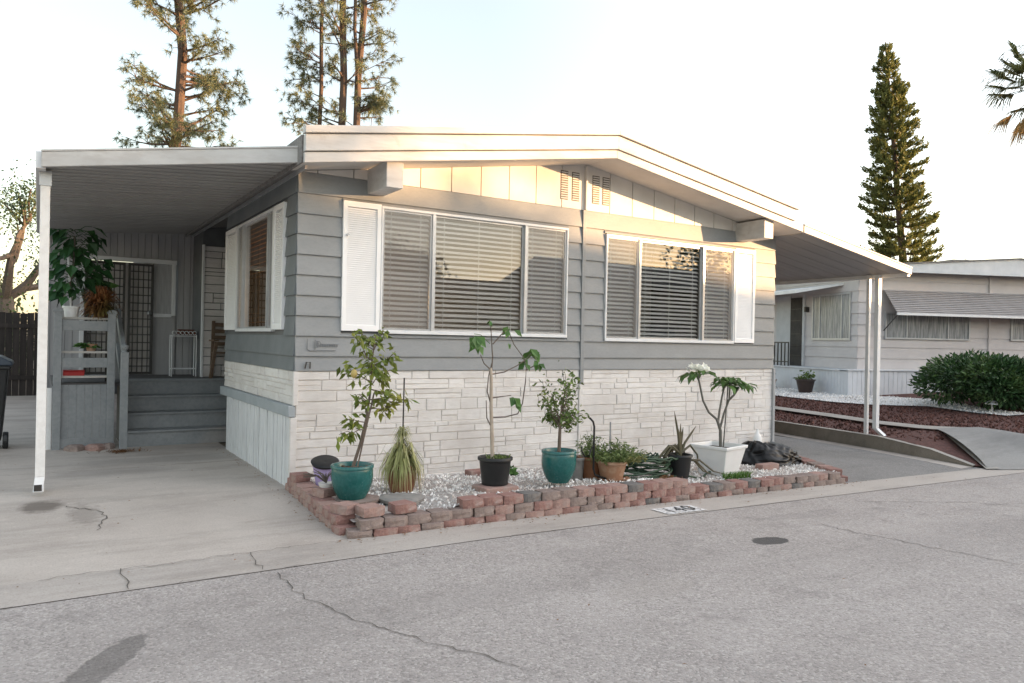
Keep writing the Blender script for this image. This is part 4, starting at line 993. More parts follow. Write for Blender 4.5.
mb = MB(); rg = random.Random(4); hx, hy = 3.36,-1.42      # heap of hose
P = []
for i in range(420):
    a = i*.23; rr = .20+.10*math.sin(i*.071)+rg.gauss(0,.008); P.append((hx+rr*1.5*math.cos(a)+.10*math.sin(i*.031), hy+rr*.9*math.sin(a), gh(hx,hy)+.03+.20*(.5+.5*math.sin(i*.083))*rg.uniform(.9,1.1)))
for i in range(50): t_ = i/49; P.append((hx+.3+.9*t_, hy-.12-.10*math.sin(t_*5), gh(hx+.3+.9*t_,hy-.2)+.02+.02*math.sin(t_*9)))
mb.tube(P,.011,6)
mb.tube([(hx-.18,hy,gh(hx,hy)+.1),(hx-.06,hy+.02,gh(hx,hy)+.25),(hx+.15,hy+.03,gh(hx,hy)+.22),(hx+.42,hy+.02,gh(hx,hy)+.12)],.012,6)
tag(mb.build('garden_hose', hosem, smooth=True), 'tangled heap of dark green garden hose on the pebbles', 'hose')

t = thing('aloe_plant', 'drooping brownish aloe with upright spikes in a small black pot', 'potted plant', (3.78,-1.52,.14))
px, py = 3.84,-1.55; pz = gh(px,py)+.02; pot_obj(t, px, py, pz, .10, .13, .25, blackpl, rim=.010)
mb = MB(); rg = random.Random(6)
def succ(P, w):
    mb.tube(P, [w, w*1.0, w*.75, .002], 6)
for (dx, dz) in ((-.10,.50),(.0,.36),(.04,.32),(.24,.32),(-.03,.30)): p = np.array((px,py,pz+.23)); succ([p,p+np.array((dx*.3,0,dz*.45)),p+np.array((dx*.75,0,dz*.8)),p+np.array((dx,0,dz))],.014)
for k in range(12):
    a = rg.uniform(-.5,3.6); d = np.array((math.cos(a)*1.15,math.sin(a)*.8,0)); p = np.array((px,py,pz+.26)); L = rg.uniform(.14,.25)
    succ([p,p+d*L*.55+np.array((0,0,.08)),p+d*L*.95+np.array((0,0,-.03)),p+d*L*1.05+np.array((0,0,-rg.uniform(.10,.22)))],.014)
for (dx, dy) in ((.55,-.20),(.42,-.1),(.36,-.25)): p = np.array((px,py,pz+.2)); succ([p,p+np.array((dx*.4,dy*.4,-.02)),p+np.array((dx*.7,dy*.7,-.15)),p+np.array((dx,dy,-.19))],.012)
mb.build('foliage', aloeleaf, t)
mb = MB(); bushy(mb, 3.52,-1.72, gh(3.5,-1.7)-.0, .15, .09, 26, .05, .016, 16, 1.2); tag(mb.build('dry_clump', drybrown), 'low rusty brown dead plant clump in front of the hose', 'plant')
mb = MB()
for k in range(260):
    a = random.uniform(0,6.28); r = .17*math.sqrt(random.random()); x, y = 4.48+r*1.2*math.cos(a),-1.80+r*.6*math.sin(a); z = gh(x,y); d = np.array((random.gauss(0,.4),random.gauss(0,.4),1)); mb.blade([(x,y,z),np.array((x,y,z))+d*.045,np.array((x,y,z))+d*.075+np.array((random.gauss(.03,.03),0,0))],.007)
tag(mb.build('grass_tuft', grassleaf), 'small bright green grass tuft at the foot of the white square planter', 'grass')
mb = MB(); bushy(mb, 2.16,-.55, gh(2.1,-.5), .12, .10, 12, .09, .05, 22); tag(mb.build('leafy_weed', figleaf), 'pale green leafy weed by the wall left of the second teal pot', 'plant')

t = thing('plumeria_tree', 'plumeria with white flower head and drooping leaves in a white square planter', 'potted tree', (4.60,-1.42,.08))
px, py = 4.60,-1.42; pz = gh(px,py)-.02; ang = R(12); ca, sa = math.cos(ang), math.sin(ang)
def sq(r, z): return [(px+ca*x*r-sa*y*r, py+sa*x*r+ca*y*r, z) for x, y in ((-1,-1),(1,-1),(1,1),(-1,1))]
mb = MB(); lv = [sq(.155,pz),sq(.16,pz+.01),sq(.225,pz+.33),sq(.24,pz+.33),sq(.245,pz+.365),sq(.225,pz+.37),sq(.215,pz+.33),sq(.205,pz+.30)]
V = [q for l in lv for q in l]; F = [(0,3,2,1)]+[(l*4+i,l*4+(i+1) % 4,(l+1)*4+(i+1) % 4,(l+1)*4+i) for l in range(7) for i in range(4)]
mb.add(V,F); mb.build('pot', whitepl, t, bevel=.006)
mb = MB(); mb.add(sq(.208,pz+.315),[(0,1,2,3)]); mb.build('soil', soil, t)
mb = MB(); zt = pz+.31
tk = [(px+.03,py,zt),(px+.02,py,zt+.22),(px-.03,py,zt+.33),(px-.05,py,zt+.36)]
mb.tube(tk,[.019,.015],8)
arms = [[(px-.04,py,zt+.35),(px-.18,py,zt+.44),(px-.30,py-.02,zt+.58),(px-.36,py-.03,zt+.74),(px-.40,py-.03,zt+.87)],[(px-.02,py,zt+.32),(px+.0,py,zt+.45),(px+.06,py+.02,zt+.62),(px+.10,py+.02,zt+.74)],
        [(px+.02,py,zt+.26),(px+.10,py+.02,zt+.42),(px+.16,py+.0,zt+.58),(px+.17,py-.0,zt+.78)],[(px+.16,py+.02,zt+.56),(px+.24,py,zt+.63),(px+.33,py,zt+.72)]]
for A in arms: mb.tube(A,[.014,.010],7)
mb.tube([(px+.12,py+.04,zt),(px+.17,py+.03,zt+.74)],.008,6)
mb.build('trunk', plumbark, t)
lf = MB(); rg = random.Random(14)
for (c, n, L) in ((arms[0][-1],13,.20),(arms[1][-1],7,.17),(arms[2][-1],14,.21),(arms[3][-1],12,.21)):
    for k in range(n):
        a = 6.28*k/n+rg.uniform(-.3,.3); d = np.array((math.cos(a),math.sin(a),rg.uniform(-.05,.5))); p = np.array(c); Lk = L*rg.uniform(.8,1.15)
        q = p+d*.03; m1 = q+d*Lk*.5; m2 = q+d*Lk*.88+np.array((0,0,-Lk*.22)); m3 = q+d*Lk*1.05+np.array((0,0,-Lk*.52))
        w = .074; s_ = np.cross(d,(0,0,1)); s_ /= np.linalg.norm(s_)+1e-9
        mid = [q,(q+m1)/2,m1,m2,m3]; ws = [.006,.75*w,w,.85*w,.004]
        V = []
        for mm, ww in zip(mid, ws): V += [mm-s_*ww/2+np.array((0,0,ww*.15)), mm, mm+s_*ww/2+np.array((0,0,ww*.15))]
        lf.add(V,[(3*i,3*i+1,3*i+4,3*i+3) for i in range(4)]+[(3*i+1,3*i+2,3*i+5,3*i+4) for i in range(4)])
lf.build('foliage', plumleaf, t, smooth=True)
fl = MB()
for k in range(26):
    c = np.array(arms[0][-1])+np.array((rg.gauss(0,.055),rg.gauss(0,.05),.055+abs(rg.gauss(0,.03)))); ax = np.array((rg.gauss(0,.5),rg.gauss(-.5,.5),.8)); ax /= np.linalg.norm(ax)
    e1 = np.cross(ax,(1,0,.1)); e1 /= np.linalg.norm(e1); e2 = np.cross(ax,e1)
    for j in range(5): a = 6.28*j/5; fl.leaf(c,e1*math.cos(a)+e2*math.sin(a)+ax*.35,.05,.038,nrm=ax)
fl.build('flowers', petal, t)

# black bag: a lumpy crumpled sack
from mathutils import noise as mn
mb = MB(); bx, by = 5.98,-1.0; bz = gh(bx,by)-.01; nu, nv = 150, 70; V = []
for j in range(nv):
    th = math.pi*j/(nv-1)
    for i in range(nu):
        a = 2*math.pi*i/nu; x = math.cos(a)*math.sin(th); y = math.sin(a)*math.sin(th); z = math.cos(th); q = Vector((x,y,z))
        lump = mn.noise(q*1.7+Vector((3,1,7)))*.22
        cr = abs(mn.noise(q*3.4+Vector((mn.noise(q*2)*1.0,0,5))))*.17 + abs(mn.noise(q*8.5+Vector((9,mn.noise(q*5),1))))*.045
        d = 1.05+lump-cr
        X = x*d*.54; Z = max(z*d*.25*(1-.40*(x+.2)),-.06)
        V.append((bx+X, by+y*d*.30-X*.15, bz+.06+Z))
mb.add(V,[(j*nu+i,j*nu+(i+1) % nu,(j+1)*nu+(i+1) % nu,(j+1)*nu+i) for j in range(nv-1) for i in range(nu)])
o = mb.build('rubbish_bag', bagm, smooth=True); tag(o, 'crumpled shiny black plastic bag lying by the right house corner', 'bag')
mb = MB(); mb.lathe(6.85,-.12,[(0,-.02),(.065,-.02),(.065,.16),(.05,.20),(.025,.24),(.02,.29),(0,.29)],16); tag(mb.build('plastic_jug', whitepl, auto=50), 'upright white plastic jug against the stone at the right corner', 'jug')
mb = MB(); mb.box(5.35,5.66,-1.45,-1.33,gh(5.5,-1.4)-.02,gh(5.5,-1.4)+.07); tag(mb.build('paving_brick', blockcols['pink'], bevel=.008), 'pinkish brick lying beside the black plastic bag', 'brick')

mb = MB(); rg = random.Random(77)
def litter(n, pick, s0, s1):
    for k in range(n):
        x, y = pick(); a = rg.uniform(0,6.28); z = gz(x)+.014; d = np.array((math.cos(a),math.sin(a),rg.uniform(-.05,.25))); mb.leaf((x,y,z), d, rg.uniform(s0,s1), rg.uniform(s0*.35,s1*.5), nrm=np.array((rg.gauss(0,.25),rg.gauss(0,.25),1.)))
litter(190, lambda: (rg.uniform(-.3,6.4), -2.19-abs(rg.gauss(0,.06))), .012, .04)
litter(60, lambda: (rg.uniform(-3,8), rg.uniform(-2.62,-2.2)), .01, .035)
litter(70, lambda: (-.22-abs(rg.gauss(0,.05))+rg.uniform(0,.1), rg.uniform(-2.1,.2)), .012, .035)
litter(60, lambda: (rg.uniform(-3,-.3), rg.uniform(-2,3.4)), .01, .03)
litter(50, lambda: (rg.uniform(-2,9), rg.uniform(-6,-2.7)), .01, .03)
litter(60, lambda: (-.12-abs(rg.gauss(0,.04)), rg.uniform(.2,3.3)), .012, .035)
o = mb.build('fallen_leaves', drybrown); tag(o, 'small dry leaves strewn along the gutter and block wall', 'leaf litter', None, 'stuff')
# house number painted on the gutter
mb = MB(); X0, X1, Y0, Y1 = 2.66,3.16,-2.60,-2.36
mb.add([(X0,Y0,gz(X0)+.011),(X1,Y0,gz(X1)+.011),(X1,Y1,gz(X1)+.011),(X0,Y1,gz(X0)+.011)],[(0,1,2,3)])
def worn(name, c, lo=.50, hi=.74):
    m, nt, b = newmat(name); b.inputs['Base Color'].default_value = (*c,1); b.inputs['Roughness'].default_value = .8
    tr = N(nt,'ShaderNodeBsdfTransparent'); ms = N(nt,'ShaderNodeMixShader'); nt.links.new(ramp(nt, noise(nt, coords(nt), 16, 8, .75), lo, hi), ms.inputs[0])
    nt.links.new(b.outputs[0], ms.inputs[1]); nt.links.new(tr.outputs[0], ms.inputs[2]); nt.links.new(ms.outputs[0], nt.nodes['Material Output'].inputs['Surface']); return m
num = mb.build('painted_house_number', worn('worn_white_paint',(.66,.65,.64),.44,.70))
tag(num, 'worn white patch with black house number painted on the gutter', 'house number')
cu = bpy.data.curves.new('digits','FONT'); cu.body = '140'; cu.size = .26; cu.align_x = 'CENTER'; cu.align_y = 'CENTER'; cu.space_character = 1.1
tmp = bpy.data.objects.new('digits', cu); C.objects.link(tmp); bpy.context.view_layer.update()
me = bpy.data.meshes.new_from_object(tmp); bpy.data.objects.remove(tmp)
dg = bpy.data.objects.new('digits', me); C.objects.link(dg); me.materials.clear(); me.materials.append(worn('worn_black_paint',(.04,.04,.04),.66,.85))
me.transform(Matrix.Translation((2.91,-2.48,gz(2.91)+.014)) @ Matrix.Diagonal((.85,.95,1,1))); dg.parent = num

# ------------------------------------------------------------------ left background: bin, fence, tree
t = thing('wheelie_bin', 'black wheeled rubbish bin with a dark blue lid at the left edge', 'bin', (-2.72,4.25,0))
bx, by = -2.81,4.3
mb = MB(); lo = [(bx-.22,by-.24,.10),(bx+.22,by-.24,.10),(bx+.22,by+.24,.10),(bx-.22,by+.24,.10)]; hi = [(bx-.29,by-.32,1.08),(bx+.29,by-.32,1.08),(bx+.29,by+.32,1.08),(bx-.29,by+.32,1.08)]
mb.add(lo+hi,[(0,3,2,1),(4,5,6,7),(0,1,5,4),(1,2,6,5),(2,3,7,6),(3,0,4,7)]); mb.box(bx-.32,bx+.32,by-.35,by+.35,1.03,1.08); mb.build('body', blackpl, t, bevel=.02)
mb = MB(); mb.prism([(-.34,1.085),(.34,1.085),(.33,1.13),(.2,1.20),(0,1.225),(-.2,1.20),(-.33,1.13)], by-.37, by+.37, lambda p,q,s: (bx+p,s,q)); mb.build('lid', pm('blue_grey_plastic',(.03,.045,.065),(.045,.06,.08), rough=.4, bump=0), t, bevel=.015)
mb = MB(); mb.tube([(bx-.3,by+.38,1.02),(bx+.3,by+.38,1.02)],.018,8); mb.build('handle', blackpl, t)
for s in (-1,1):
    mb = MB(); mb.lathe(0,0,[(0,-.03),(.10,-.03),(.11,-.02),(.11,.02),(.10,.03),(0,.03)],24); mb.v = [(bx+s*.27+z, by-.16+x, .11+y) for x,y,z in mb.v]; mb.build('wheel', blackpl, t)
fn = thing('board_fence', 'dark brown vertical board fence closing the driveway at the back', 'fence', (-4,13.2,0))
fm = pm('dark_fence_wood', (.020,.016,.015),(.036,.029,.026), s=4, rough=.8, bump=.15, isl=.25, stretch=(3,3,.4))
mb = MB(); x = -9.0
while x < -1.6: mb.box(x,x+.135,13.2,13.225,.03,1.95+random.uniform(-.01,.01)); x += .14
mb.box(-9,-1.6,13.17,13.195,1.6,1.7); mb.box(-9,-1.6,13.17,13.195,.4,.5); mb.build('boards', fm, fn)
for x in (-8.9,-5.3,-1.62): mb = MB(); mb.box(x-.05,x+.05,13.23,13.33,0,2.0); mb.build('post', fm, fn)
fn.location = (-4,13.2,0)

def limb(mb, p, d, L, r, depth, rg, tips, up=.15, spread=.6, n=4, taper=.6):
    d = np.array(d, float); d /= np.linalg.norm(d); P = [np.array(p, float)]
    for i in range(n):
        d = d+np.array([rg.gauss(0,.16) for _ in range(3)])+np.array((0,0,up*.25)); d /= np.linalg.norm(d); P.append(P[-1]+d*L/n)
    mb.tube(P,[r,r*taper],6 if depth > 1 else 5)
    if depth == 0: tips.append((P[-1], d)); tips.append((P[-2], d)); return
    for k in range(rg.choice((2,3))):
        a = np.array([rg.gauss(0,1) for _ in range(3)]); nd = d+a*spread; i = rg.choice((n-1,n,n)) 
        limb(mb, P[i], nd, L*rg.uniform(.6,.85), r*taper*.85, depth-1, rg, tips, up, spread, n, taper)
def broadleaf(name, label, base, h, th, r, depth, seed, lm, nl, L, W, bm=bark, group=None, spread=.65, clump=.35, lean=(0,0)):
    rg = random.Random(seed); t = thing(name, label, 'tree', base, group); mb = MB(); tips = []
    b = np.array(base, float); top = b+np.array((lean[0],lean[1],th)); P = wander(b-np.array((0,0,.1)), top, 4, r*.25, seed); mb.tube(P,[r,r*.7],9)
    for k in range(5):
        a = 6.28*k/5+rg.uniform(-.4,.4); limb(mb, top, (math.cos(a)*.8,math.sin(a)*.8,rg.uniform(.4,1.3)), (h-th)*.42, r*.5, depth, rg, tips, .2, spread)
    mb.build('trunk', bm, t); lf = MB()
    for (p, d) in tips:
        for k in range(nl): lf.leaf(p+np.array([rg.gauss(0,clump) for _ in range(3)]), RNG.normal(size=3)+np.array((0,0,-.3)), L*rg.uniform(.6,1.2), W*rg.uniform(.7,1.2), droop=.2)
    lf.build('crown', lm, t); return t
broadleaf('leafy_tree', 'gnarled leafy tree with bare twisting limbs behind the dark board fence', (-2.65,22.5,0), 6.5, 2.6, .34, 2, 11, farleaf, 130, .11, .065, twig, clump=.34, lean=(-.5,0))
# low shrubs behind the fence
def shrub(name, label, c, rx, ry, h, n, L, W, lm, seed, cat='shrub', group=None):
    rg = random.Random(seed); t = thing(name, label, cat, c, group); mb = MB(); lf = MB(); b = np.array(c, float)
    lob = [(rg.uniform(-.6,.6),rg.uniform(-.6,.6),rg.uniform(.35,.75),rg.uniform(.35,.55)) for _ in range(14)]
    for (x, y, z, r) in lob: mb.tube(wander(b,(b[0]+x*rx,b[1]+y*ry,b[2]+z*h),3,.05,rg.randrange(999)),[.03,.01],5)
    for k in range(n):
        x, y, z, r = rg.choice(lob); d = np.array([rg.gauss(0,1) for _ in range(3)]); d /= np.linalg.norm(d); d[2] = d[2] if rg.random() < .7 else abs(d[2]); q = r*rg.uniform(.65,1.05)
        p = b+np.array(((x+d[0]*q)*rx,(y+d[1]*q)*ry,max(.03,(z+d[2]*q*.75)*h))); lf.leaf(p,d+np.array([rg.gauss(0,.5),rg.gauss(0,.5),rg.gauss(.2,.4)]),L*rg.uniform(.6,1.3),W,droop=.1)
    mb.build('stems', bark, t); lf.build('foliage', lm, t); return t
shrub('shrub', 'sunlit yellow green shrub behind the fence under the gnarled tree', (-3.2,20,0), 2.4, 1.6, 2.35, 2600, .16, .09, oakleaf, 31)

# ------------------------------------------------------------------ background conifers
def pine(name, label, trunks, seed, lo, hi, reach, nb, sparse, group):
    rg = random.Random(seed); base = trunks[0][0]; t = thing(name, label, 'tree', base, group); lf = MB()
    for (b, top, r, sides) in trunks:
        mb = MB(); b = np.array(b, float); top = np.array(top, float); P = wander(b, top, 7, .16, rg.randrange(999)); mb.tube(P,[r,r*.62],9)
        for k in range(nb):
            u = rg.uniform(lo, hi); c = b+(top-b)*u; i = min(int(u*7),6); c = np.array(P[i])+(np.array(P[i+1])-np.array(P[i]))*(u*7-i)
            a = rg.uniform(0,6.28)
            if sides and rg.random() < .8: a = sides+rg.gauss(0,.7)
            L = reach*rg.uniform(.55,1.1)*(1.05-.35*max(0,u-.6)); d = np.array((math.cos(a),math.sin(a),rg.uniform(-.05,.45)))
            Q = [c]; dd = d/np.linalg.norm(d)
            for s in range(5): dd = dd+np.array((rg.gauss(0,.10),rg.gauss(0,.10),rg.gauss(.05,.08))); dd /= np.linalg.norm(dd); Q.append(Q[-1]+dd*L/5)
            mb.tube(Q,[r*.24,r*.06],5)
            for s in range(2,6):
                for m in range(rg.choice(sparse)):
                    sd = dd+np.array([rg.gauss(0,.8),rg.gauss(0,.8),rg.gauss(-.05,.5)]); sd /= np.linalg.norm(sd); e = Q[s]+sd*rg.uniform(.2,.75); mb.tube([Q[s],(Q[s]+e)/2+np.array((0,0,.04)),e],[.018,.008],4)
                    for z in range(3):
                        q = e+np.array([rg.gauss(0,.11) for _ in range(3)])
                        for n_ in range(22):
                            v = RNG.normal(size=3)*.7+sd*.5+np.array((0,0,-.25)); v /= np.linalg.norm(v); ln = rg.uniform(.18,.34); w = .013; s_ = np.cross(v,RNG.normal(size=3)); s_ /= np.linalg.norm(s_)
                            lf.add([q-s_*w,q+s_*w,q+v*ln+np.array((0,0,-.05))],[(0,1,2)])
        mb.build('trunk', pinebark, t)
    lf.build('crown', pineleaf, t); return t
G = 'tall pines rising behind the home'
pine('pine_tree', 'single straight trunked pine above the left awning', [((3.1,29.3,0),(2.85,29.4,20),.29,None)], 41, .47, .99, 2.5, 60, (2,3), G)
pine('pine_tree', 'slim reddish pine, left of the trunks above the home roof', [((9.2,27.8,0),(9.1,27.8,19),.13,math.pi*.9)], 42, .56, .99, 1.45, 26, (1,2), G)
pine('pine_tree', 'dark trunked pine, middle of the trunks above the home roof', [((9.9,27.4,0),(10.0,27.4,20),.23,math.pi*.9)], 43, .58, .99, 1.7, 15, (1,2), G)
pine('pine_tree', 'twin trunked reddish pine, right of the trunks above the home roof', [((10.5,27.0,0),(10.75,26.9,20),.22,-.5),((10.4,27.1,0),(10.45,27.0,19),.12,None)], 44, .58, .99, 1.6, 15, (1,2), G)
pine('pine_tree', 'young pine with only its tip showing behind the left roof edge', [((6.2,24.4,0),(6.1,24.4,8.95),.10,None)], 45, .7, 1.0, .7, 12, (2,3), G)

t = thing('norfolk_pine', 'tall narrow conifer with tiered branches behind the right neighbour house', 'tree', (42.2,17.6,0))
mb = MB(); lf = MB(); rg = random.Random(51); b0 = np.array((42.2,17.6,0.)); b1 = np.array((40.5,18.7,19.9))
mb.tube([b0+(b1-b0)*u for u in np.linspace(0,1,8)],[.32,.04],9)
z = 6.2
while z < 19.6:
    u = z/19.9; c = b0+(b1-b0)*u; v = (z-6.2)/13.4; Rr = (2.25*(1-v)**.60+.15)*(.82 if v < .04 else 1); nb = 8 if v < .8 else 6; off = rg.uniform(0,6.28)
    for k in range(nb):
        a = off+6.28*k/nb+rg.gauss(0,.15); L = Rr*rg.uniform(.6,1.12); d = np.array((math.cos(a),math.sin(a),0)); Q = [c+d*L*s+np.array((0,0,-.10*L*math.sin(s*2.6)+.16*L*s*s)) for s in (0,.25,.5,.75,1)]
        mb.tube(Q,[.05,.015],4)
        nl = int(100*L+14)
        for m in range(nl):
            s = rg.uniform(.10,1.0)**.65; q = c+d*L*s+np.array((0,0,-.10*L*math.sin(s*2.6)+.16*L*s*s)); side = np.array((-d[1],d[0],0))*rg.choice((-1,1)); w = rg.uniform(.12,.34)*(1-.4*s)
            v_ = side*rg.uniform(.3,1)+d*.8+np.array((0,0,rg.uniform(.1,.75))); lf.leaf(q+np.array((0,0,rg.gauss(.02,.10))), v_, w*1.3, .085, droop=-.2)
    z += (.53 if v < .6 else .42)*rg.uniform(.75,1.2)
mb.build('trunk', pinebark, t); lf.build('crown', norfleaf, t)

t = thing('fan_palm', 'fan palm with drooping dry fronds at the right edge of the sky', 'tree', (31.75,6.6,0))
mb = MB(); pc_ = np.array((32.0,6.4,12.2)); mb.tube([(31.75,6.6,0),(31.7,6.6,6),pc_],[.30,.20],10); mb.build('trunk', bark, t)
lf = MB(); ld = MB(); rg = random.Random(61)
for k in range(46):
    a = rg.uniform(0,6.28); e = rg.uniform(-1.1,1.25); d = np.array((math.cos(a)*math.cos(e),math.sin(a)*math.cos(e),math.sin(e))); S = rg.uniform(1.2,1.8); c = pc_+d*S
    tgt = ld if e < -.55 else lf; tgt.tube([pc_,(pc_+c)/2+np.array((0,0,.06)),c],.018,4)
    sd = np.cross(d,(0,0,1)); sd /= np.linalg.norm(sd); up = np.cross(sd,d)
    for m in range(20):
        th = (m-9.5)/9.5*1.15; v = d*math.cos(th)+sd*math.sin(th)+up*.15*math.cos(th*2); L = rg.uniform(1.0,1.4); p1 = c+v*L*.6; p2 = c+v*L+np.array((0,0,-.45 if e > -.3 else -.5)); tgt.blade([c,p1,p2],.07)
lf.build('crown', palmleaf, t); ld.build('dead_fronds', palmdry, t)

# ------------------------------------------------------------------ right neighbour: kerb, beds, house
kerb_line = [(10.30,16),(10.25,5.0),(10.10,2.3),(9.85,.9),(9.62,-.3),(9.38,-1.3),(9.12,-2.05)]
mb = MB(); V = []; 
for i, (x, y) in enumerate(kerb_line):
    zt = max(bed(x+.15,y)+.03, gz(x)+.02); 
    if y < -.9: zt = gz(x)+.02+(zt-gz(x)-.02)*max(0,(y+2.05)/1.15)
    V += [(x,y,gz(x)-.03),(x+.02,y,zt),(x+.14,y+.02,zt),(x+.16,y+.02,zt-.25)]
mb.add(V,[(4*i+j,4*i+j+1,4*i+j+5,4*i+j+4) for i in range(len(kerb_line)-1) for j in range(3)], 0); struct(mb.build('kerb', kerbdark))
mb = MB(); V = []
for (x, y) in kerb_line: 
    zt = max(bed(x+.15,y)+.034, gz(x)+.024)
    if y < -.9: zt = gz(x)+.024+(zt-gz(x)-.024)*max(0,(y+2.05)/1.15)
    V += [(x+.012,y,zt),(x+.15,y+.02,zt)]
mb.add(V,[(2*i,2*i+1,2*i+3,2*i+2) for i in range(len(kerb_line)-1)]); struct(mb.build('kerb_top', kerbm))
mb = MB(); V = []
for (x, y) in kerb_line: V += [(x-.30,y,gz(x)+.004),(x-.004,y,gz(x)+.004)]
mb.add(V,[(2*i,2*i+1,2*i+3,2*i+2) for i in range(len(kerb_line)-1)]); struct(mb.build('kerb_footing', gutterm))
def bedpoly(pts, dz, m, name, kind='structure'):
    mb = MB(); mb.sheet(pts, lambda x,y: bed(x,y)+dz); return struct(mb.build(name, m), kind)
o = bedpoly([(10.44,16),(10.38,5.0),(10.22,2.3),(9.97,.9),(9.75,-.3),(9.68,-.75),(10.9,-.75),(11.6,-1.0),(11.45,-1.42),(11.2,-1.87),(12.6,-2.92),(16,-4.22),(40,-12.8),(60,14),(40,30)], 0, lavabase, 'rock_bed', 'stuff'); tag(o, 'dark red lava rock bed of the right neighbour', 'rock bed')
mb = MB(); V = []
kb = [(9.74,-.28),(9.60,-.9),(9.42,-1.5),(9.20,-2.05)]; kr = [(11.2,-.28),(10.95,-.72),(10.2,-1.35),(9.24,-2.20)]
for k_, r_ in zip(kb, kr):
    za = bed(k_[0],k_[1]) if k_[1] > -.9 else gz(k_[0])+.01+(bed(k_[0],k_[1])-gz(k_[0])-.01)*max(0,(k_[1]+2.05)/1.15); zb = bed(*r_)+.02 if r_[1] > -.8 else gz(r_[0])+.01+(bed(*r_)-gz(r_[0]))*max(0,(r_[1]+2.2)/1.48)
    for q in range(5): u_ = q/4; V.append((k_[0]+(r_[0]-k_[0])*u_, k_[1]+(r_[1]-k_[1])*u_, za+(zb-za)*u_+.012*math.sin(u_*math.pi)))
mb.add(V,[(5*i+q,5*i+q+1,5*i+q+6,5*i+q+5) for i in range(3) for q in range(4)]); e_ = mb.build('bed_tip', lavabase); e_.parent = o
mb = MB()
WG = [(17.5,9.5),(15.2,9.5),(14.5,5.6),(14.05,3.6),(14.1,2.6),(14.6,1.6),(14.1,.4),(14.0,-.3),(14.6,-.5),(15.0,.6),(16.2,2.2),(16.0,3.6),(16.4,6.5)]
PTH = [(12.35,16),(12.30,5.0),(12.15,3.7),(11.75,1.9),(11.40,.7),(11.35,-.2),(11.75,-1.02),(11.1,-1.0),(10.95,-.2),(10.98,.5),(11.3,1.7),(11.75,3.6),(11.85,16)]
def inside(x, y, P):
    c = False
    for i in range(len(P)):
        (x0,y0),(x1,y1) = P[i-1],P[i]
        if (y0 > y) != (y1 > y) and x < (x1-x0)*(y-y0)/(y1-y0)+x0: c = not c
    return c
def pick_lava():
    while True:
        x = random.uniform(9.8,15.5); y = random.uniform(-3.2,6)
        if inside(x,y,WG) or inside(x,y,PTH): continue
        if (x > 9.95+.1*y) and .97*x-.22*y < 15.0 and (y > -1.0 or (x > 11.65+.5*(y+1.0) and y > -1.9) or (x > 11.2 and y > -1.87-.75*(x-11.2)+.1)) and y > -1.9-.72*(x-11.25): return x, y, bed(x,y)
pebbles(mb, 5200, pick_lava, .02, .055, .8); p_ = mb.build('lava_stones', lava); p_.parent = o
bedpoly([(12.35,16),(12.30,5.0),(12.15,3.7),(11.75,1.9),(11.40,.7),(11.35,-.2),(11.75,-1.02),(11.1,-1.0),(10.95,-.2),(10.98,.5),(11.3,1.7),(11.75,3.6),(11.85,16)], .055, kerbm, 'garden_path')
o = bedpoly([(17.5,9.5),(15.2,9.5),(14.5,5.6),(14.05,3.6),(14.1,2.6),(14.6,1.6),(14.1,.4),(14.0,-.3),(14.6,-.5),(15.0,.6),(16.2,2.2),(16.0,3.6),(16.4,6.5)], .03, pm('white_gravel',(.66,.65,.64),(.50,.49,.48), s=30, rough=.9, bump=.8, bs=30), 'white_gravel', 'stuff'); tag(o, 'band of white gravel between lava rock and neighbour house', 'gravel')
mb = MB()
def pick_wg():
    while True:
        x = random.uniform(13.9,17.4); y = random.uniform(-.5,9)
        if inside(x,y,WG): return x, y, bed(x,y)+.03
pebbles(mb, 2600, pick_wg, .02, .04); p_ = mb.build('white_stones', pebble); p_.parent = o
# smooth concrete bank between the bed and the street
bot = [(9.05,-2.30),(9.5,-2.46),(10.0,-2.60),(10.4,-2.72),(10.9,-2.86),(12.3,-3.35),(16,-4.7),(40,-13.5)]; topl = [(10.95,-.55),(11.35,-.68),(11.65,-.92),(11.5,-1.4),(11.25,-1.85),(12.6,-2.9),(16,-4.2),(40,-12.8)]
mb = MB(); V = []; K = 7
for (a, b_) in zip(bot, topl):
    for k in range(K+1):
        s = k/K; x = a[0]+(b_[0]-a[0])*s; y = a[1]+(b_[1]-a[1])*s; z0 = gz(a[0])+.012; z1 = bed(*b_)+.075; V.append((x,y,z0+(z1-z0)*math.sin(s*math.pi/2)**.75+.02*math.sin(a[0]*3.1)*math.sin(s*math.pi)))
mb.add(V,[(i*(K+1)+k,(i+1)*(K+1)+k,(i+1)*(K+1)+k+1,i*(K+1)+k+1) for i in range(len(bot)-1) for k in range(K)])
struct(mb.build('concrete_bank', concrete_mat('bank_concrete', (.23,.225,.215), (.31,.30,.285)), smooth=True))
mb = MB(); mb.add([(9.02,-2.28,gz(9)+.02),(9.22,-2.36,gz(9)+.02),(11.12,-.72,bed(11.1,-.7)+.06),(10.98,-.6,bed(11,-.6)+.06)],[(0,1,2,3)]); struct(mb.build('kerb_ramp', kerbm))

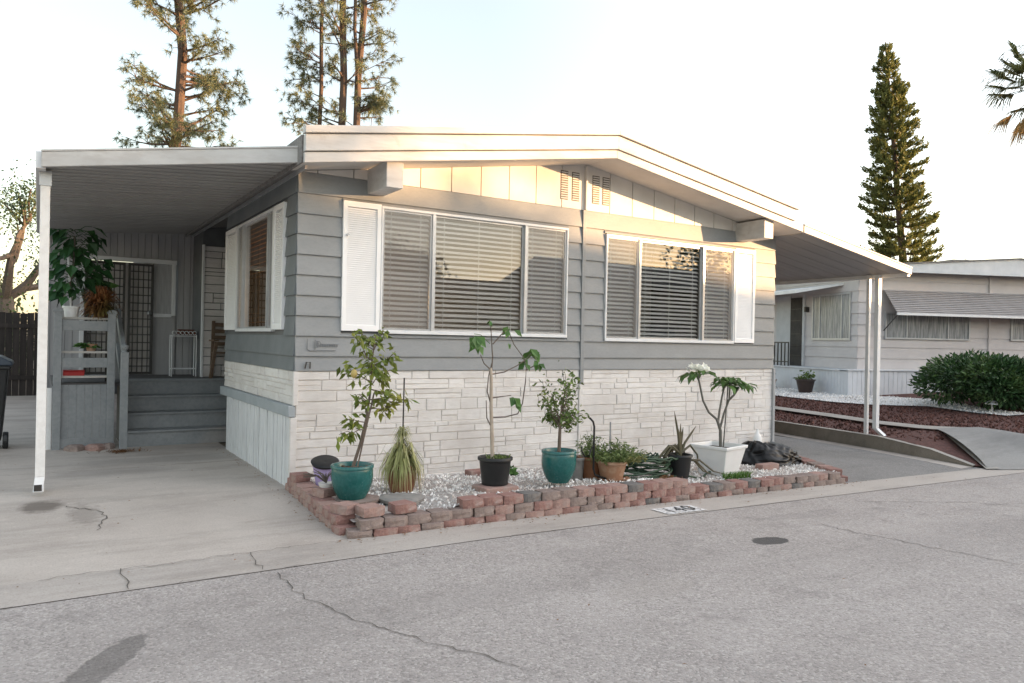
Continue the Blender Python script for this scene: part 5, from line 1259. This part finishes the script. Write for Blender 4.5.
a = R(-20.6); U = np.array([math.cos(a),math.sin(a),0]); Vv = np.array([-math.sin(a),math.cos(a),0]); C0 = np.array([16.28,4.4,0])
def NB(u, v, z): return C0+U*u+Vv*v+np.array((0,0,z))
def nbox(mb, u0,u1,v0,v1,z0,z1,mi=0):
    P = [NB(x,y,z) for z in (z0,z1) for x,y in ((u0,v0),(u1,v0),(u1,v1),(u0,v1))]; mb.add(P,[(0,3,2,1),(4,5,6,7),(0,1,5,4),(1,2,6,5),(2,3,7,6),(3,0,4,7)],mi)
nh = thing('neighbour_home', 'pale pinkish mobile home with window awning and white skirting beyond the side drive', 'mobile home', tuple(C0))
nsid = pm('pale_pink_siding', (.50,.47,.465),(.56,.53,.52), s=2, rough=.6, bump=.05); nsk = pm('bluish_white_skirting',(.62,.64,.67),(.56,.58,.61), s=3, rough=.6, bump=.03)
curt = pm('pale_curtain_glass',(.17,.18,.19),(.40,.41,.41), s=5, lo=.4, hi=.6, rough=.25, bump=0, stretch=(9,9,.4))
mb = MB(); nbox(mb,.0,14,.0,.08,.2,3.6); nbox(mb,.0,.08,.08,12,.2,3.6); nbox(mb,13.9,14,.08,12,.2,3.6); nbox(mb,0,14,12,12.1,.2,3.6); mb.build('wall', nsid, nh)
mb = MB(); z = .95
while z < 3.55:
    z1 = min(z+.30, 3.56)
    P = [NB(-.035,-.03,z),NB(14.03,-.03,z),NB(14.03,-.006,z1),NB(-.035,-.006,z1),NB(-.035,-.002,z),NB(14.03,-.002,z)]; mb.add(P,[(0,1,2,3),(0,4,5,1)])
    P = [NB(-.03,-.03,z),NB(-.03,12,z),NB(-.006,12,z1),NB(-.006,-.03,z1),NB(-.002,-.03,z),NB(-.002,12,z)]; mb.add(P,[(0,1,2,3),(0,4,5,1)])
    z = z1
mb.build('siding', nsid, nh)
mb = MB()
for k in range(110): nbox(mb,-.5+.135*k,-.5+.135*k+.125,-.32,-.30,.1,.92)
nbox(mb,-.5,14.3,-.30,-.27,.1,.92)
for k in range(70): nbox(mb,-.50,-.48,-.28+.135*k,-.28+.135*k+.125,.1,.90)
nbox(mb,-.48,-.45,-.27,9.3,.1,.90); mb.build('skirting', nsk, nh)
mb = MB(); nbox(mb,-.54,14.3,-.36,.0,.925,.955); nbox(mb,-.54,-.03,.0,9.3,.905,.945); mb.build('ledge', nsk, nh)
mb = MB(); nbox(mb,4.05,4.13,-.06,-.0,.95,3.56); mb.build('seam_trim', nsid, nh)
nrf = pm('bluish_white_fascia',(.58,.62,.66),(.50,.54,.58), rough=.5)
mb = MB()
def nr(u): return 4.06-.075*abs(u-4.6)
for (ua, ub) in ((-.35,4.6),(4.6,14.4)):
    for v0, v1, lo_, hi_ in ((-.45,-.40,3.55,None),):
        P = [NB(ua,-.45,3.54+.02*ua/5),NB(ub,-.45,3.54+.02*ub/5),NB(ub,-.45,nr(ub)-.03),NB(ua,-.45,nr(ua)-.03),NB(ua,-.40,3.54+.02*ua/5),NB(ub,-.40,3.54+.02*ub/5),NB(ub,-.40,nr(ub)-.03),NB(ua,-.40,nr(ua)-.03)]
        mb.add(P,[(0,1,2,3),(4,7,6,5),(0,4,5,1),(2,6,7,3),(1,5,6,2),(3,7,4,0)])
mb.build('fascia', nrf, nh)
mb = MB()
for (ua, ub) in ((-.4,4.6),(4.6,14.4)):
    P = [NB(ua,-.5,nr(ua)),NB(ub,-.5,nr(ub)),NB(ub,12.3,nr(ub)),NB(ua,12.3,nr(ua)),NB(ua,-.5,nr(ua)-.03),NB(ub,-.5,nr(ub)-.03),NB(ub,12.3,nr(ub)-.03),NB(ua,12.3,nr(ua)-.03)]; mb.add(P,[(0,1,2,3),(4,7,6,5),(0,4,5,1),(2,6,7,3),(1,5,6,2),(3,7,4,0)])
mb.build('roof', roofm, nh)
mb = MB(); nbox(mb,4.0,4.6,1.2,1.9,nr(4)-.05,nr(4)+.16); P = [NB(3.4,1.,nr(3.4)),NB(5.6,1.,nr(5.6)),NB(4.5,1.3,nr(4.6)+.15)]; mb.add(P,[(0,1,2)]); mb.build('roof_vent', roofm, nh)
def nwin(u0,u1,z0,z1,bars,name='window'):
    mb = MB(); t_ = .04
    for q in ((u0,u1,z0-t_,z0),(u0,u1,z1,z1+t_),(u0-t_,u0,z0-t_,z1+t_),(u1,u1+t_,z0-t_,z1+t_)): nbox(mb,q[0],q[1],-.07,-.004,q[2],q[3])
    for b in bars: nbox(mb,b-.015,b+.015,-.065,-.03,z0,z1)
    w = mb.build(name, alum, nh); mb = MB(); nbox(mb,u0,u1,-.04,-.031,z0,z1); mb.build('pane', curt, w)
nwin(.82,3.40,1.82,2.46,[1.45,2.75]); nwin(4.82,6.2,1.84,2.46,[5.5])
mb = MB()
K = 13
for k in range(K):
    s0, s1 = k/K, (k+1)/K; P = [NB(.70,-.05-.55*s0,3.10-.66*s0),NB(6.6,-.05-.55*s0,3.12-.66*s0),NB(6.6,-.085-.55*s1,3.12-.66*s1+.012),NB(.70,-.085-.55*s1,3.10-.66*s1+.012)]
    Q = [P[3],P[2],NB(6.6,-.05-.55*s1,3.12-.66*s1),NB(.70,-.05-.55*s1,3.10-.66*s1)]
    mb.add(P+Q,[(0,1,2,3),(4,5,6,7)])
o = mb.build('window_awning', pm('grey_pink_awning',(.40,.38,.38),(.46,.44,.44), rough=.5, bump=0), nh)
mb = MB(); nbox(mb,.68,6.62,-.66,-.61,2.40,2.46); mb.build('awning_edge', trimw, o)
mb = MB(); mb.bar(NB(.74,-.58,2.42),NB(.74,-.05,2.0),.02,.02); mb.build('awning_arm', darkmetal, o)
# side of the neighbour: window, door, porch roof, railing
def sbox(mb, v0,v1,d0,d1,z0,z1): nbox(mb,-d1,-d0,v0,v1,z0,z1)
mb = MB()
for q in ((.26,1.98,1.72,1.78),(.26,1.98,2.98,3.03)): sbox(mb,q[0],q[1],.006,.06,q[2],q[3])
for v in (.26,.62,1.62,1.95): sbox(mb,v,v+.04,.006,.058,1.78,2.98)
w = mb.build('window', alum, nh); mb = MB(); sbox(mb,.30,1.95,.030,.036,1.78,2.98); mb.build('pane', curt, w)
mb = MB(); sbox(mb,2.48,3.10,.02,.06,.95,3.0); d_ = mb.build('door', pm('dark_screen_door',(.03,.028,.027),(.05,.045,.04)), nh)
mb = MB()
for z in (1.25,1.55,1.9,2.3,2.65): sbox(mb,2.52,3.06,.06,.075,z,z+.02)
mb.build('door_bars', darkmetal, d_)
mb = MB(); sbox(mb,2.36,2.46,.006,.07,.95,3.08); sbox(mb,3.12,3.9,.006,.05,.95,3.08); mb.build('door_frame', pm('grey_white_panel',(.52,.53,.54),(.46,.47,.48)), nh)
mb = MB(); sbox(mb,2.2,2.27,.02,.14,2.55,2.7); mb.build('wall_lamp', darkmetal, nh)
mb = MB(); P = [NB(-.02,.6,3.30),NB(-1.1,1.2,3.12),NB(-1.1,9,3.12),NB(-.02,9,3.30),NB(-.02,.6,3.24),NB(-1.1,1.2,3.02),NB(-1.1,9,3.02),NB(-.02,9,3.24)]; mb.add(P,[(0,1,2,3),(4,7,6,5),(0,4,5,1),(2,6,7,3),(1,5,6,2),(3,7,4,0)]); mb.build('porch_roof', trimw, nh)
mb = MB(); sbox(mb,2.45,5.2,.49,.52,1.62,1.66); sbox(mb,2.45,5.2,.49,.52,1.05,1.08)
for k in range(15): v = 2.45+.19*k; sbox(mb,v,v+.025,.49,.52,.945,1.65)
mb.build('railing', darkmetal, nh)
def smallpot(label, x, y, r, h, m, seed):
    z = bed(x,y)+.03; t = thing('planter_pot', label, 'potted plant', (x,y,z)); ppo = pot_obj(t, x, y, z, r*.68, r, h, m, rim=.02)
    mb = MB(); bushy(mb, x, y, z+h-.04, r*1.0, .40, 14, .12, .05, seed); mb.build('foliage', ficusleaf, t)
smallpot('dark brown tapered pot with a sparse plant against the neighbour skirting', 15.75,5.6, .25,.36, pm('dark_brown_pot',(.035,.022,.018),(.05,.032,.026), rough=.5), 71)
smallpot('brown clay pot with a small plant just right of the grey home corner', 16.3,7.2, .16,.26, browncl, 72)
shrub('juniper_shrub', 'wide dark green juniper shrub in front of the neighbour home', (15.75,.75,.27), 2.5, 1.35, 1.02, 19000, .13, .045, bushleaf, 81)
t = thing('path_light', 'small mushroom shaped garden light standing in the lava rock', 'garden light', (14.6,.15,bed(14.6,.15)))
x, y, z = 14.3,.12,bed(14.3,.12)
mb = MB(); mb.tube([(x,y,z-.02),(x,y,z+.22)],.018,8); mb.build('stake', alum, t); mb = MB(); mb.lathe(x,y,[(.13,z+.20),(.125,z+.225),(.06,z+.27),(0,z+.28)],20); mb.build('shade', alum, t)

# ------------------------------------------------------------------ across the street (seen only in the window glass; it shades the street, some trees added for their shade)
def far_home(label, x0, x1, y0, y1, h, rid, wm, win):
    t = thing('opposite_home', label, 'mobile home', ((x0+x1)/2,(y0+y1)/2,0), 'homes across the street'); mb = MB(); mb.box(x0,x1,y0,y1,-.3,h); mb.build('wall', wm, t)
    ym = (y0+y1)/2; mb = MB(); mb.prism([(y0-.5,h),(y0-.5,h+.15),(ym,rid),(y1+.5,h+.15),(y1+.5,h)], x0-.5, x1+.5, lambda p,q,s:(s,p,q)); mb.build('roof', roofm, t)
    for (a, b) in win:
        mb = MB(); mb.box(a,b,y1+.002,y1+.05,1.3,2.4); mb.build('window', trimw, t); mb = MB(); mb.box(a+.08,b-.08,y1+.052,y1+.06,1.38,2.32); mb.build('pane', curt, t)
far_home('tan home with shingled roof across the street', 4,16.5,-25,-18,3.1,4.2, nsid, [(6,8),(11,13.5)])
tans = pm('tan_siding',(.34,.29,.24),(.40,.34,.28))
far_home('long brown home across the street with a high roof', 18,32.4,-25.5,-18,4.0,5.55, tans, [(21,23),(27,30)])
far_home('pale home across the street towards the sun', 33.6,50,-26,-18,3.7,5.0, nsk, [(36,39),(43,46)])
shrub('street_tree', 'dense round tree added between the brown and pale opposite homes to soften their shadow', (33.0,-22.5,-.2), 1.6, 1.6, 6.0, 3500, .3, .16, oakleaf, 95, 'tree', 'trees behind the homes across the street')  # added so its crown softens the shadow edge on the front wall
shrub('street_tree', 'taller tree added behind the roof of the long brown home to dim the left fascia', (30.0,-23.2,-.2), 2.2, 1.8, 7.6, 2600, .3, .16, oakleaf, 99, 'tree', 'trees behind the homes across the street')  # added to weaken the sun on the left fascia and awning edge
shrub('street_tree', 'tall dense tree added at the far right across the street to shade the neighbour home, nearer one', (56.5,-22,-.2), 5.5, 2.5, 8.6, 7000, .6, .34, oakleaf, 96, 'tree', 'trees behind the homes across the street')  # added out of view to keep the sun off the neighbour home
shrub('street_tree', 'tall dense tree added at the far right across the street to shade the neighbour home, farther one', (66,-22,-.2), 6, 2.5, 8.8, 7000, .6, .34, oakleaf, 97, 'tree', 'trees behind the homes across the street')  # second out-of-view tree, added to widen the shade on the neighbour home
shrub('street_tree', 'big round tree added beyond the right neighbour home to shade the left pine', (47.8,-2.6,-.2), 4.6, 4.2, 12.6, 10000, .5, .28, oakleaf, 98, 'tree', 'trees behind the homes across the street')  # out-of-view tree added and sized to shade the lower left pine
far_home('white home across the street at its far left end', -14,1.5,-25,-18,3.0,4.1, nsk, [(-10,-8),(-4,-2)])
for i, (x, y, h, s) in enumerate(((1.5,-31,8.5,91),(15,-32,6.8,93),(10,-30,7.5,92))):
    broadleaf('street_tree', ['broad tree behind the left opposite home','low tree between two opposite homes','round tree behind the tan opposite home'][i], (x,y,0), h, 2.2, .2, 3, s, oakleaf, 30, .3, .17, group='trees behind the homes across the street', clump=.4)

# ------------------------------------------------------------------ light, sky, camera
EL = R(4.0); sx, sy = .81, -.586; nrm = math.hypot(sx, sy); sx /= nrm; sy /= nrm
sd = Vector((sx*math.cos(EL), sy*math.cos(EL), math.sin(EL)))
li = bpy.data.lights.new('sun','SUN'); li.energy = 5.0; li.angle = R(.55); li.color = (1,.60,.30)
so = bpy.data.objects.new('sun', li); C.objects.link(so); so.rotation_euler = sd.to_track_quat('Z','Y').to_euler()
w = bpy.data.worlds.new('World'); SC.world = w; w.use_nodes = True; nt = w.node_tree
sky = nt.nodes.new('ShaderNodeTexSky'); sky.sky_type = 'NISHITA'; sky.sun_disc = False; sky.sun_elevation = EL; sky.sun_rotation = math.atan2(sx, sy)
sky.altitude = 50; sky.air_density = 1.0; sky.dust_density = 1.0; sky.ozone_density = 1.0
bg = nt.nodes['Background']; bg.inputs[1].default_value = .15
# thin bright haze over the whole sky, whiter towards the horizon
tc = nt.nodes.new('ShaderNodeTexCoord'); sp = nt.nodes.new('ShaderNodeSeparateXYZ'); nt.links.new(tc.outputs['Generated'], sp.inputs[0])
hz = ramp(nt, sp.outputs[2], 0., .55, (1.36,1.30,1.30,1), (1.0,1.0,1.06,1))
# the hazy glow of the low sun, broad and warm
dt = nt.nodes.new('ShaderNodeVectorMath'); dt.operation = 'DOT_PRODUCT'; nt.links.new(tc.outputs['Generated'], dt.inputs[0]); dt.inputs[1].default_value = (sx, sy, .25)
gl = ramp(nt, dt.outputs['Value'], -.25, 1.05); gl2 = math_(nt,'POWER', gl, 1.3)
glow = mix(nt, gl2, (0,0,0), (3.50,3.33,3.35))
nt.links.new(mix(nt, 1.0, mix(nt, 1.0, sky.outputs[0], hz, 'ADD'), glow, 'ADD'), bg.inputs[0])

cam = bpy.data.cameras.new('camera'); co = bpy.data.objects.new('camera', cam); C.objects.link(co); SC.camera = co
yaw, pitch, roll, f = -0.5639145698, -0.0008872, 0.01973098, 749.69
cy, sy_ = math.cos(yaw), math.sin(yaw)
fw = Vector((-sy_*math.cos(pitch), cy*math.cos(pitch), math.sin(pitch))); r0 = Vector((cy, sy_, 0)); u0 = r0.cross(fw)
rr = r0*math.cos(roll)+u0*math.sin(roll); uu = -r0*math.sin(roll)+u0*math.cos(roll)
M3 = Matrix((rr, uu, -fw)).transposed()
co.matrix_world = Matrix.Translation((-2.20717,-7.57474,1.52748)) @ M3.to_4x4()
cam.sensor_width = 36; cam.lens = 36*f/1024; cam.clip_end = 1000; cam.clip_start = .05
vs_ = SC.view_settings; vs_.view_transform = 'Standard'; vs_.look = 'None'; vs_.gamma = 1; vs_.use_curve_mapping = False; vs_.exposure = 1.64
SC.cycles.max_bounces = 8; SC.cycles.transparent_max_bounces = 12; SC.cycles.use_denoising = True
